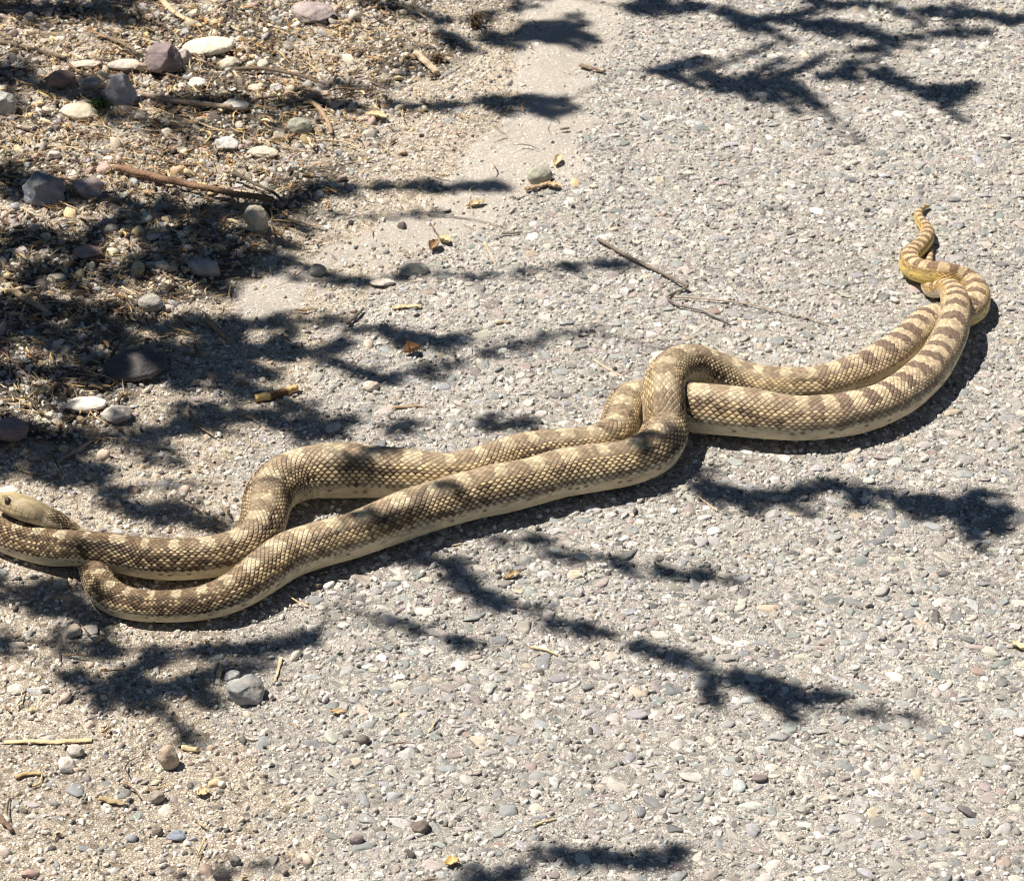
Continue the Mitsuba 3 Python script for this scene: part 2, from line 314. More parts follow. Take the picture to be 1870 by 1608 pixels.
CREAM, WHITE, PURPLE, SLATE, REDB, GREYG, PINK, BEIGE, GREY, DARK, BROWN = ((0.66, 0.60, 0.47), (0.74, 0.71, 0.64), (0.25, 0.20, 0.21), (0.30, 0.32, 0.37), (0.34, 0.22, 0.19), (0.32, 0.33, 0.28),
    (0.47, 0.37, 0.36), (0.52, 0.46, 0.36), (0.38, 0.37, 0.36), (0.10, 0.10, 0.11), (0.36, 0.28, 0.21))
for i, a in enumerate([
    (380, 85, 94, 42, (0.78, 0.73, 0.60), 'smooth cream oval stone, the largest pale stone near the top of the shoulder', 0.1),
    (298, 112, 68, 58, PURPLE, 'purple brown angular stone between the cream oval stone and the slate blue stone', 0.7),
    (222, 169, 56, 70, SLATE, 'upright slate blue wedge stone beside the small green weed', 0.9),
    (145, 204, 66, 32, CREAM, 'cream oval pebble on the left side of the small green weed', 0.1),
    (4, 192, 50, 50, (0.50, 0.51, 0.50), 'pale grey stone cut by the left edge of the picture near the top', 0.4),
    (113, 146, 54, 38, REDB, 'reddish brown rounded stone half buried near the upper left', 0.3),
    (547, 231, 46, 34, GREYG, 'grey green rounded stone alone on the sand right of the thin sticks', 0.3),
    (570, 22, 78, 38, (0.42, 0.36, 0.36), 'wide mauve grey stone at the very top edge of the shoulder', 0.4),
    (415, 263, 44, 30, (0.64, 0.63, 0.61), 'white blocky stone left of the flat cream pebble', 0.8),
    (482, 277, 54, 22, (0.66, 0.58, 0.48), 'flat cream pebble right of the white blocky stone', 0.2),
    (80, 346, 78, 68, (0.24, 0.27, 0.33), 'rough blue grey stone in shade, left of the reddish stick', 0.6),
    (162, 346, 56, 38, (0.46, 0.38, 0.38), 'pinkish angular stone between the rough blue grey stone and the reddish stick', 0.9),
    (468, 404, 42, 52, (0.55, 0.51, 0.42), 'upright beige angular stone below the end of the reddish stick', 0.9),
    (360, 151, 36, 20, WHITE, 'small white pebble below the cream oval stone', 0.3),
    (332, 106, 36, 32, (0.60, 0.52, 0.49), 'pinkish white stone wedged against the purple brown stone', 0.6),
    (417, 116, 42, 26, (0.56, 0.51, 0.42), 'beige pebble just below the right end of the cream oval stone', 0.4),
    (166, 152, 40, 24, (0.48, 0.45, 0.42), 'grey pebble between the reddish brown stone and the slate blue stone', 0.4),
    (160, 460, 52, 28, (0.42, 0.28, 0.26), 'red brown pebble in the dark litter above the left shadow band', 0.5),
    (373, 487, 60, 38, (0.42, 0.41, 0.42), 'grey wedge stone lying in the shadow band left of the bare sand', 0.8),
    (247, 664, 116, 62, DARK, 'large dark brown rock lying in deep shade on the left', 0.5),
    (157, 738, 76, 30, (0.78, 0.75, 0.68), 'white elongated stone beside a pale grey round one at left', 0.15),
    (213, 756, 56, 34, (0.52, 0.49, 0.45), 'pale grey rounded stone touching the white elongated stone', 0.4),
    (20, 784, 64, 46, (0.27, 0.22, 0.23), 'dark purple rounded stone near the left edge above the snake head', 0.2),
    (275, 553, 46, 34, (0.40, 0.39, 0.36), 'round grey pebble in the sunny gap of the gravel left of centre', 0.2),
    (986, 320, 46, 38, (0.36, 0.37, 0.31), 'rounded grey green stone standing alone at the edge of the road', 0.15),
    (756, 492, 56, 24, (0.34, 0.35, 0.32), 'flat dark grey stone on the sand above the whitish flat pebble', 0.6),
    (698, 516, 46, 18, (0.62, 0.58, 0.52), 'whitish flat pebble below the flat dark grey stone', 0.5),
    (678, 704, 30, 20, (0.60, 0.54, 0.47), 'small beige pebble on the sand left of the raised snake coil', 0.4),
    (448, 1260, 70, 52, (0.30, 0.315, 0.33), 'rough lumpy grey rock on the sunny sand in front of the snakes', 0.85),
    (424, 1234, 30, 22, (0.42, 0.43, 0.43), 'small grey stone leaning on the back of the rough lumpy grey rock', 0.6),
    (307, 1383, 42, 48, (0.44, 0.36, 0.29), 'brown teardrop shaped stone in the sunny lower left', 0.3),
    (286, 1454, 30, 25, (0.34, 0.30, 0.27), 'grey brown pebble below the brown teardrop stone', 0.5),
    (138, 1371, 34, 24, (0.50, 0.47, 0.45), 'upper grey pebble of a touching pair at lower left', 0.4),
    (122, 1396, 34, 28, (0.66, 0.63, 0.58), 'lower white pebble of a touching pair at lower left', 0.4),
    (290, 1517, 16, 16, (0.16, 0.12, 0.11), 'tiny dark brown pebble left of the blue slate chip', 0.4),
    (322, 1524, 36, 18, (0.27, 0.31, 0.38), 'flat blue slate chip on the sand near the bottom left', 0.8),
    (766, 1508, 36, 24, (0.17, 0.14, 0.13), 'dark brown pebble standing out on the road near the bottom centre', 0.6),
    (663, 1350, 24, 18, (0.18, 0.16, 0.15), 'small dark pebble on the sandy road edge right of the teardrop stone', 0.5),
    (430, 1571, 22, 20, (0.24, 0.23, 0.23), 'dark grey pebble at the bottom edge, left one of two', 0.4),
    (404, 1597, 30, 22, (0.10, 0.10, 0.11), 'blackish pebble cut by the bottom edge of the picture', 0.4),
    (160, 1149, 40, 18, (0.46, 0.46, 0.45), 'flat pale grey chip in front of the snake bend at left', 0.8),
    (112, 1066, 30, 22, (0.36, 0.37, 0.35), 'grey green pebble in front of the snake neck at left', 0.4),
    (30, 1258, 34, 18, (0.68, 0.64, 0.58), 'white pebble at the left edge below the big shadow patch', 0.4),
    (650, 1531, 28, 22, (0.29, 0.25, 0.25), 'round mauve pebble near the bottom, left of the dark brown pebble', 0.2),
    (466, 160, 26, 14, (0.62, 0.56, 0.47), 'small cream pebble among thin sticks right of the small white pebble', 0.4),
    (505, 161, 24, 18, (0.60, 0.58, 0.55), 'small whitish pebble near the end of the thin dark stick', 0.4),
    (430, 190, 50, 22, (0.58, 0.55, 0.52), 'pale grey flat stone below the straight grey stick', 0.6),
    (155, 118, 60, 18, (0.60, 0.52, 0.44), 'low cream stone above the reddish brown stone', 0.4),
    (225, 118, 58, 24, (0.63, 0.56, 0.50), 'low pinkish cream stone left of the purple brown stone', 0.3),
    (580, 493, 32, 26, (0.33, 0.33, 0.31), 'dark grey pebble on the sand right of the grey wedge stone', 0.5),
    (455, 1248, 0, 0, GREY, '', 0),
]):
    if a[2]: boulder(*a, seed=i, rough=0.11 if 'rough' in a[5] else 0.05, lift=0.001)

# ------------------------------------------------------------------ sticks, straws, leaves
def smooth_path(pts, n):
    pts = np.asarray(pts, float)
    t = np.concatenate([[0], np.cumsum(np.linalg.norm(np.diff(pts, axis=0), axis=1))])
    u = np.linspace(0, t[-1], n)
    return PchipInterpolator(t, pts)(u) if len(pts) > 2 else pts[0] + (pts[-1] - pts[0]) * (u / t[-1])[:, None]
def tube(path, rad, sides=8, squash=1.0, wob=0.0, seed=0):
    n = len(path); t = np.gradient(path, axis=0); t /= np.linalg.norm(t, axis=1, keepdims=True) + 1e-12
    side = np.cross(t, [0, 0, 1.0]); L = np.linalg.norm(side, axis=1, keepdims=True)
    side = np.where(L > 1e-3, side / np.maximum(L, 1e-9), [1.0, 0, 0]); up = np.cross(side, t)
    a = np.arange(sides) * 2 * math.pi / sides
    rr = np.asarray(rad)[:, None] * np.ones((n, sides))
    if wob: rr = rr * (1 + wob * (np.random.default_rng(seed).normal(0, 1, (n, sides))))
    v = path[:, None] + rr[..., None] * (np.cos(a)[None, :, None] * side[:, None] + squash * np.sin(a)[None, :, None] * up[:, None])
    v = np.vstack([v.reshape(-1, 3), path[:1], path[-1:]])
    i, j = np.meshgrid(np.arange(n - 1), np.arange(sides), indexing='ij'); i, j = i.ravel(), j.ravel(); j2 = (j + 1) % sides
    A, B, C, D = i * sides + j, i * sides + j2, (i + 1) * sides + j2, (i + 1) * sides + j
    f = np.vstack([np.column_stack([A, B, C]), np.column_stack([A, C, D])])
    k = np.arange(sides)
    f = np.vstack([f, np.column_stack([(k + 1) % sides, k, np.full(sides, n * sides)]), np.column_stack([(n - 1) * sides + k, (n - 1) * sides + (k + 1) % sides, np.full(sides, n * sides + 1)])])
    return v, f
def wood_colour(v, col, seed, dark=0.6, freq=160):
    t = meshkit.fbm(v * freq + seed, 3, seed)
    return np.clip(np.array(col) * (dark + 2 * (1 - dark) * t)[:, None], 0.01, 0.85)
def stick(name, pxs, thick, col, label, seed=0, taper=0.7, lift=0.0, squash=0.9, parent=None, sides=8, wob=0.07, arch=0.0, bands=None):
    pts = []
    for i, p in enumerate(pxs):
        g = at(*p[:2]); zz = float(ground_z(g[None])[0]) + (p[2] if len(p) > 2 else 0.0)
        pts.append(at(p[0], p[1], zz))
    n = max(8, 6 * len(pxs)); path = smooth_path(pts, n)
    if name == 'straw': col = np.array(col) * 0.72 + np.array([0.46, 0.41, 0.33]) * 0.28
    r0 = thick / 2 / pxm(pxs[0][1])
    u = np.linspace(0, 1, n)
    rad = r0 * (1 + (taper - 1) * u)
    path[:, 2] += rad * squash * 0.8 + lift + arch * np.sin(np.pi * u)
    jit = np.random.default_rng(seed).normal(0, r0 * 0.25, (n, 3)); path = path + gaussian_filter1d(jit, 1.0, axis=0)
    v, f = tube(path, rad, sides, squash, wob, seed)
    c = wood_colour(v, col, seed)
    if bands is not None:
        ub = np.concatenate([np.repeat(u, sides), [0, 1]])
        for lo, hi, bc in bands: m = (ub > lo) & (ub < hi); c[m] = np.array(bc) * (0.7 + 0.6 * meshkit.fbm(v[m] * 300, 2, 3))[:, None]
    k = obj(name, (v, f), 'mat_wood', parent, True, None, c)
    if label: tag(k, label, name.replace('_', ' '))
    return k

tw = key_for('forked_twig')
tag(tw, 'thin dark forked dry twig lying on the open road right of centre', 'twig')
stick('stem', [(1092, 443), (1150, 476), (1205, 503), (1256, 528, 0.004)], 7, (0.20, 0.17, 0.14), None, 1, 0.8, 0.003, parent=tw)
stick('side_shoot', [(1256, 528, 0.004), (1238, 536), (1219, 547)], 6, (0.20, 0.17, 0.14), None, 2, 0.7, 0.002, parent=tw)
stick('side_shoot', [(1219, 547), (1236, 562), (1275, 570), (1310, 585), (1335, 597)], 5, (0.15, 0.13, 0.12), None, 3, 0.5, 0.002, parent=tw)
stick('grass_stem', [(1230, 548), (1330, 555), (1420, 572), (1510, 596)], 4, (0.42, 0.37, 0.30), 'long thin dry grass stem curving across the road behind the snakes', 4, 0.6, 0.003)
stick('stick', [(255, 180), (330, 193), (425, 203)], 12, (0.36, 0.29, 0.23), 'straight grey brown stick right of the slate blue wedge stone', 5, 0.8, 0.004)
stick('stick', [(212, 318), (290, 338), (370, 356), (500, 376)], 15, (0.25, 0.155, 0.10), 'long reddish bark stick lying partly in shade on the shoulder', 6, 0.8, 0.006)
stick('stick', [(467, 734), (505, 726), (545, 717)], 16, (0.60, 0.44, 0.20), 'short yellow stick with a dark brown middle band on the sand', 7, 0.9, 0.002, bands=[(0.3, 0.72, (0.16, 0.09, 0.05))])
stick('stick', [(14, 538), (50, 555), (88, 576)], 15, (0.55, 0.42, 0.27), 'pale tan broken stick at the left edge halfway up the shoulder', 8, 0.7, 0.003)
stick('straw', [(8, 1357), (90, 1357), (168, 1353)], 10, (0.68, 0.53, 0.30), 'long flat yellow straw lying on the sand at the left edge', 9, 1.0, 0.001, 0.5)
stick('straw', [(333, 1368), (362, 1373)], 11, (0.66, 0.55, 0.30), 'stubby yellow straw piece beside the brown teardrop stone', 10, 0.95, 0.001)
stick('bark_piece', [(182, 1464), (205, 1468), (228, 1473)], 13, (0.42, 0.33, 0.20), 'small curled tan bark piece left of the grey brown pebble', 11, 0.8, 0.003, 0.5)
stick('bark_piece', [(28, 1424), (52, 1416), (76, 1416)], 10, (0.50, 0.38, 0.22), 'tan bark sliver at lower left below the pebble pair', 12, 0.7, 0.002, 0.6)
stick('twig', [(343, 748), (352, 770), (368, 788), (392, 800)], 7, (0.24, 0.20, 0.15), 'short bent twig left of the yellow banded stick', 13, 0.6, 0.003)
stick('twig', [(105, 850), (150, 822), (190, 796)], 7, (0.33, 0.29, 0.26), 'thin grey twig slanting in the shade above the snake neck', 14, 0.6, 0.003)
stick('bark_piece', [(962, 352), (985, 345), (1002, 338)], 12, (0.40, 0.30, 0.20), 'brown bark chip just in front of the rounded grey green stone', 15, 0.7, 0.003, 0.6)
stick('straw', [(717, 567), (742, 563), (768, 564)], 12, (0.64, 0.53, 0.30), 'broad pale straw lying on the sand below the whitish flat pebble', 16, 0.6, 0.002, 0.4)
stick('straw', [(905, 592), (932, 590)], 6, (0.45, 0.38, 0.24), 'tiny straw on the road edge above the long thin shadow', 17, 0.9, 0.001)
stick('straw', [(715, 748), (745, 745), (778, 743)], 6, (0.48, 0.32, 0.20), 'reddish straw on the sand just above the dark shadow band', 18, 0.6, 0.001)
stick('bark_strip', [(285, -4), (320, 28), (370, 56)], 14, (0.55, 0.44, 0.30), 'pale bark strip slanting down from the top edge of the shoulder', 19, 0.6, 0.004, 0.4)
stick('stick', [(190, 119), (260, 133), (345, 156)], 8, (0.14, 0.11, 0.09), 'thin dark stick under the purple brown stone', 20, 0.6, 0.005)
stick('stick', [(428, 134), (510, 138), (592, 161)], 9, (0.17, 0.13, 0.10), 'thin dark stick reaching right past the small whitish pebble', 21, 0.6, 0.004)
stick('stick', [(180, 72), (215, 82), (245, 102)], 8, (0.22, 0.17, 0.13), 'short dark stick above and left of the purple brown stone', 22, 0.7, 0.003)
stick('stick', [(760, 104), (778, 122), (797, 140)], 14, (0.50, 0.40, 0.29), 'short pale stick stub at the top of the sandy strip', 23, 0.9, 0.003)
stick('stick', [(0, 84), (60, 98), (120, 112)], 9, (0.18, 0.14, 0.11), 'dark stick running in from the left edge near the top', 24, 0.7, 0.004)
stick('stick', [(560, 190), (590, 215), (604, 255)], 10, (0.36, 0.26, 0.18), 'brown upright twig stub right of the grey green rounded stone', 25, 0.6, 0.004)
stick('stick', [(425, 330), (470, 350), (525, 385)], 8, (0.13, 0.11, 0.09), 'dark bent twig at the right end of the reddish bark stick', 26, 0.6, 0.008)
stick('stick', [(635, 598), (648, 585), (662, 570)], 9, (0.20, 0.18, 0.14), 'dark short stick slanting on the sand left of the broad straw', 27, 0.7, 0.003)
stick('stick', [(378, 590), (395, 608), (412, 620)], 9, (0.38, 0.27, 0.17), 'small brown stick in the gravel right of the round grey pebble', 28, 0.7, 0.003)
stick('grass_stem', [(780, 394), (850, 402), (925, 419)], 3, (0.30, 0.28, 0.25), 'hair thin grey grass stem on the sand below the upper shadow', 29, 0.7, 0.002)
stick('twig', [(915, 431), (935, 430), (953, 427)], 5, (0.20, 0.18, 0.15), 'tiny dark twig at the end of the hair thin grass stem', 30, 0.8, 0.002)
stick('straw', [(885, 446), (896, 466), (906, 486)], 5, (0.60, 0.50, 0.33), 'thin pale straw standing upright in the picture above the faint shadow', 31, 0.5, 0.001)
stick('straw', [(968, 1184), (992, 1188), (1017, 1198)], 6, (0.66, 0.56, 0.34), 'thin yellow straw on the open road in front of the snakes', 32, 0.6, 0.001)
stick('straw', [(514, 1203), (508, 1222), (503, 1246)], 8, (0.62, 0.52, 0.32), 'pale straw on the sand right of the rough lumpy grey rock', 33, 0.5, 0.001, 0.5)
stick('straw', [(975, 1510), (995, 1502), (1016, 1497)], 5, (0.60, 0.47, 0.27), 'thin tan straw on the road near the bottom right of the dark brown pebble', 34, 0.6, 0.001)
stick('straw', [(60, 1440), (74, 1432), (78, 1415)], 5, (0.62, 0.48, 0.25), 'small bent straw beside the tan bark sliver', 35, 0.6, 0.002)
stick('straw', [(1085, 660), (1110, 676), (1138, 690)], 5, (0.60, 0.50, 0.36), 'pale straw on the road just left of the raised snake coil', 36, 0.6, 0.001)
stick('straw', [(1310, 935), (1290, 920), (1275, 908)], 4, (0.58, 0.47, 0.30), 'thin straw on the road right of the front snake bend', 37, 0.6, 0.001)
stick('bark_piece', [(0, 1500), (14, 1512), (22, 1522)], 12, (0.22, 0.16, 0.12), 'dark bark piece cut by the left edge near the bottom', 38, 0.7, 0.002)
stick('bark_piece', [(1060, 125), (1085, 132), (1105, 136)], 10, (0.24, 0.18, 0.13), 'dark bark crumb on the road edge between two upper shadows', 39, 0.6, 0.003, 0.6)

def leaf(px, py, L, W, yaw, col, label, seed, curl=0.5, name='dry_leaf'):
    g = at(px, py); z0 = float(ground_z(g[None])[0]); s = pxm(py); L, W = L / s, W / s
    nu, nv = 12, 7; u, w = np.meshgrid(np.linspace(0, 1, nu), np.linspace(-1, 1, nv), indexing='ij')
    hw = W / 2 * np.sin(np.pi * np.clip(u, 0.03, 0.97)) ** 0.7
    x = (u - 0.5) * L; y = w * hw
    zz = 0.004 + curl * (w ** 2 * hw * 0.9 + 0.35 * L * (u - 0.4) ** 2) + 0.0008 * np.random.default_rng(seed).normal(0, 1, u.shape)
    top = np.column_stack([x.ravel(), y.ravel(), zz.ravel()]); v = np.vstack([top, top - [0, 0, 0.0006]])
    q = np.array([(i * nv + j, (i + 1) * nv + j, (i + 1) * nv + j + 1, i * nv + j + 1) for i in range(nu - 1) for j in range(nv - 1)])
    f = np.vstack([q[:, [0, 1, 2]], q[:, [0, 2, 3]], q[:, [2, 1, 0]] + nu * nv, q[:, [3, 2, 0]] + nu * nv])
    c, s_ = math.cos(yaw), math.sin(yaw)
    v = np.column_stack([v[:, 0] * c - v[:, 1] * s_, v[:, 0] * s_ + v[:, 1] * c, v[:, 2]]) + at(px, py, z0)
    return tag(obj(name, (v, f), 'mat_leaf', None, True, None, wood_colour(v, col, seed, 0.6, 250)), label, 'leaf')
leaf(793, 456, 34, 20, 1.2, (0.30, 0.20, 0.125), 'curled brown leaf on the sand right of the flat dark grey stone', 1, 1.1)
leaf(812, 444, 30, 18, -0.9, (0.52, 0.42, 0.26), 'small yellow leaf touching the curled brown leaf', 2, 0.8)
leaf(752, 647, 30, 26, 0.4, (0.22, 0.13, 0.07), 'small dark brown leaf crumpled between two shadows left of the coil', 3, 1.2)
leaf(935, 1056, 40, 14, 0.6, (0.42, 0.32, 0.20), 'narrow tan leaf on the road in front of the thick snake bodies', 4, 0.6)
leaf(617, 1305, 32, 12, -0.2, (0.46, 0.33, 0.19), 'orange tan leaf flake on the sandy road edge in the foreground', 5, 0.5)
leaf(370, 1452, 26, 22, 0.2, (0.60, 0.47, 0.30), 'round pale leaf flake right of the grey brown pebble', 6, 0.4)
leaf(868, 378, 40, 14, 0.5, (0.58, 0.46, 0.28), 'pale yellow leaf on the sand at the tip of a dark shadow', 7, 0.7)
leaf(1018, 300, 34, 16, 1.3, (0.62, 0.50, 0.32), 'cream leaf scrap behind the rounded grey green stone', 8, 0.9)
leaf(1010, 345, 30, 16, -0.4, (0.55, 0.42, 0.27), 'tan leaf scrap right of the brown bark chip', 9, 0.8)
leaf(1860, 1185, 34, 14, -0.8, (0.64, 0.55, 0.34), 'pale yellow leaf at the right edge of the road', 10, 0.5)
leaf(825, 1580, 28, 22, 0.3, (0.62, 0.46, 0.22), 'yellow leaf flake on the road at the bottom centre', 11, 0.7)
leaf(688, 218, 42, 20, -0.5, (0.60, 0.50, 0.33), 'cream leaf scrap at the left end of the second shadow band', 12, 0.8)

# litter nobody could count: needles, straws and wood crumbs
def litter(n, seed, where, lo, hi, thick, palette, name, label, cat):
    g = np.random.default_rng(seed); P = spread(g, n, 0.25)
    P = P[g.random(len(P)) < where(P)]; n = len(P)
    yaw, L = g.uniform(0, 6.28, n), g.uniform(lo, hi, n); r = g.uniform(*thick, n); bend = g.normal(0, 0.25, n); tz = g.normal(0.05, 0.12, n)
    u = np.linspace(-0.5, 0.5, 4); a = np.arange(3) * 2 * math.pi / 3
    x = u[None] * L[:, None]; y = bend[:, None] * L[:, None] * (u[None] ** 2 * 2)
    c, s = np.cos(yaw)[:, None], np.sin(yaw)[:, None]
    path = np.stack([x * c - y * s, x * s + y * c, np.abs(tz)[:, None] * (u[None] + 0.5) * L[:, None]], -1)
    side = np.stack([-s + 0 * x, c + 0 * x, 0 * x], -1)
    taper = np.array([0.6, 1, 0.9, 0.4])
    ring = path[:, :, None] + (r[:, None] * taper)[:, :, None, None] * (np.cos(a)[None, None, :, None] * side[:, :, None] + np.sin(a)[None, None, :, None] * np.array([0, 0, 0.7]))
    ring = ring + np.column_stack([P, ground_z(P) + 0.0022 + g.uniform(0, 0.003, n)])[:, None, None]
    i, j = np.meshgrid(np.arange(3), np.arange(3), indexing='ij'); i, j = i.ravel(), j.ravel()
    q = np.column_stack([i * 3 + j, i * 3 + (j + 1) % 3, (i + 1) * 3 + (j + 1) % 3, (i + 1) * 3 + j])
    F = np.vstack([q[:, [0, 1, 2]], q[:, [0, 2, 3]]])
    pal = np.array(palette); col = pal[g.integers(0, len(pal), n)] * g.uniform(0.7, 1.25, (n, 1))
    m, cc = joined(ring.reshape(n, 12, 3), np.repeat(col[:, None], 12, 1), F)
    tag(obj(name, m, 'mat_leaf', None, True, None, cc), label, cat, kind='stuff')
STRAW = [(0.60, 0.46, 0.25), (0.50, 0.37, 0.20), (0.34, 0.24, 0.15), (0.22, 0.16, 0.11), (0.64, 0.54, 0.36), (0.42, 0.26, 0.13), (0.14, 0.10, 0.08)]
litter(19000, 61, lambda P: 0.85 * littery(P) + 0.05 * sandy(P), 0.010, 0.032, (0.0004, 0.0011), STRAW, 'plant_litter', 'fine dry needles and straw strewn over the dirt shoulder', 'plant litter')
litter(14000, 62, lambda P: 0.9 * littery(P) + 0.02 * sandy(P), 0.005, 0.016, (0.0012, 0.0026), STRAW + [(0.12, 0.09, 0.07)] * 3, 'bark_crumbs', 'small dark bark and wood crumbs mixed into the dirt shoulder', 'bark crumbs')

g = np.random.default_rng(91); count, said = 0, set()
MARKS = [(380, 85, 'cream oval stone'), (298, 112, 'purple brown stone'), (222, 169, 'slate blue stone'), (145, 204, 'cream oval pebble'), (113, 146, 'reddish brown stone'), (547, 231, 'grey green stone'), (570, 22, 'mauve grey stone'),
         (415, 263, 'white blocky stone'), (80, 346, 'rough blue grey stone'), (162, 346, 'pinkish angular stone'), (468, 404, 'upright beige stone'), (160, 460, 'red brown pebble'), (373, 487, 'grey wedge stone'), (247, 664, 'dark brown rock'),
         (157, 738, 'white elongated stone'), (20, 784, 'dark purple stone'), (275, 553, 'round grey pebble'), (350, 345, 'reddish bark stick'), (330, 25, 'pale bark strip'), (50, 556, 'tan broken stick'), (505, 150, 'small whitish pebble'), (340, 193, 'straight grey brown stick'), (40, 90, 'dark stick at the left edge'), (778, 122, 'pale stick stub')]
while count < 76:
    px, py = g.uniform(0, 760), g.uniform(5, 720)
    if littery(at(px, py)[None])[0] < 0.6: continue
    L, a = g.uniform(28, 85), g.normal(0.25, 0.5); b = a + g.normal(0, 0.3); pale = count % 2 == 0
    p = [(px, py), (px + L / 2 * math.cos(a), py + L / 2 * 0.6 * math.sin(a)), (px + L / 2 * (math.cos(a) + math.cos(b)), py + L / 2 * 0.6 * (math.sin(a) + math.sin(b)))]
    k = stick('straw' if pale else 'twig', p, g.uniform(3.5, 7.0), np.array((0.60, 0.49, 0.32) if pale else (0.19, 0.14, 0.10)) * g.uniform(0.8, 1.2), None, 200 + count, 0.5, g.uniform(0.001, 0.006), 0.8, sides=5)
    near = sorted(((px - x) ** 2 + (1.6 * (py - y)) ** 2, x, y, w) for x, y, w in MARKS)
    x, y, w = near[0][1:]; dx, dy = px - x, 1.6 * (py - y)
    side = ('right of' if dx > 0 else 'left of') if abs(dx) > abs(dy) else ('in front of' if dy > 0 else 'behind')
    text = f"{'pale dry straw' if pale else 'thin dark twig'} {side} the {w}"
    if text in said: text = f"{'pale dry straw' if pale else 'thin dark twig'} between the {w} and the {near[1][3]}"
    if text in said: text = f"{'long' if L > 55 else 'short'} " + text
    said.add(text)
    tag(k, text, 'straw' if pale else 'twig', 'pale dry straws strewn over the shoulder' if pale else 'thin dark twigs strewn over the shoulder')
    count += 1

# small green weed and a dry weed
def tuft(name, px, py, n, h, spread, col, label, seed, cat):
    g = np.random.default_rng(seed); b = at(px, py); b[2] = float(ground_z(b[None])[0]); V, F, C, o = [], [], [], 0
    for i in range(n):
        a, t = g.uniform(0, 6.28), g.uniform(0.2, 1.0)
        p = np.array([[0, 0, 0], [math.cos(a) * spread * t * 0.5, math.sin(a) * spread * t * 0.5, h * (1 - 0.4 * t)], [math.cos(a) * spread * t, math.sin(a) * spread * t, h * (1.1 - 0.8 * t)]])
        p = smooth_path(p + b + g.normal(0, 0.003, 3) * [1, 1, 0], 5)
        v, f = tube(p, np.array([0.8, 1.0, 0.9, 0.6, 0.15]) * 0.0011, 4, 0.5)
        V.append(v); F.append(f + o); o += len(v); C.append(np.tile(np.array(col) * g.uniform(0.6, 1.4), (len(v), 1)))
    return tag(obj(name, (np.vstack(V), np.vstack(F)), 'mat_leaf', None, True, None, np.vstack(C)), label, cat)
tuft('weed', 184, 208, 34, 0.016, 0.016, (0.07, 0.13, 0.03), 'tiny green weed between the cream oval pebble and the slate blue stone', 5, 'weed')
tuft('dry_weed', 868, 52, 40, 0.022, 0.028, (0.14, 0.10, 0.07), 'dark dry weed tuft at the top, left of the round shadow', 6, 'weed')
tuft('dry_weed', 800, 118, 26, 0.014, 0.024, (0.20, 0.15, 0.10), 'dry brown weed scraps right of the short pale stick stub', 7, 'weed')

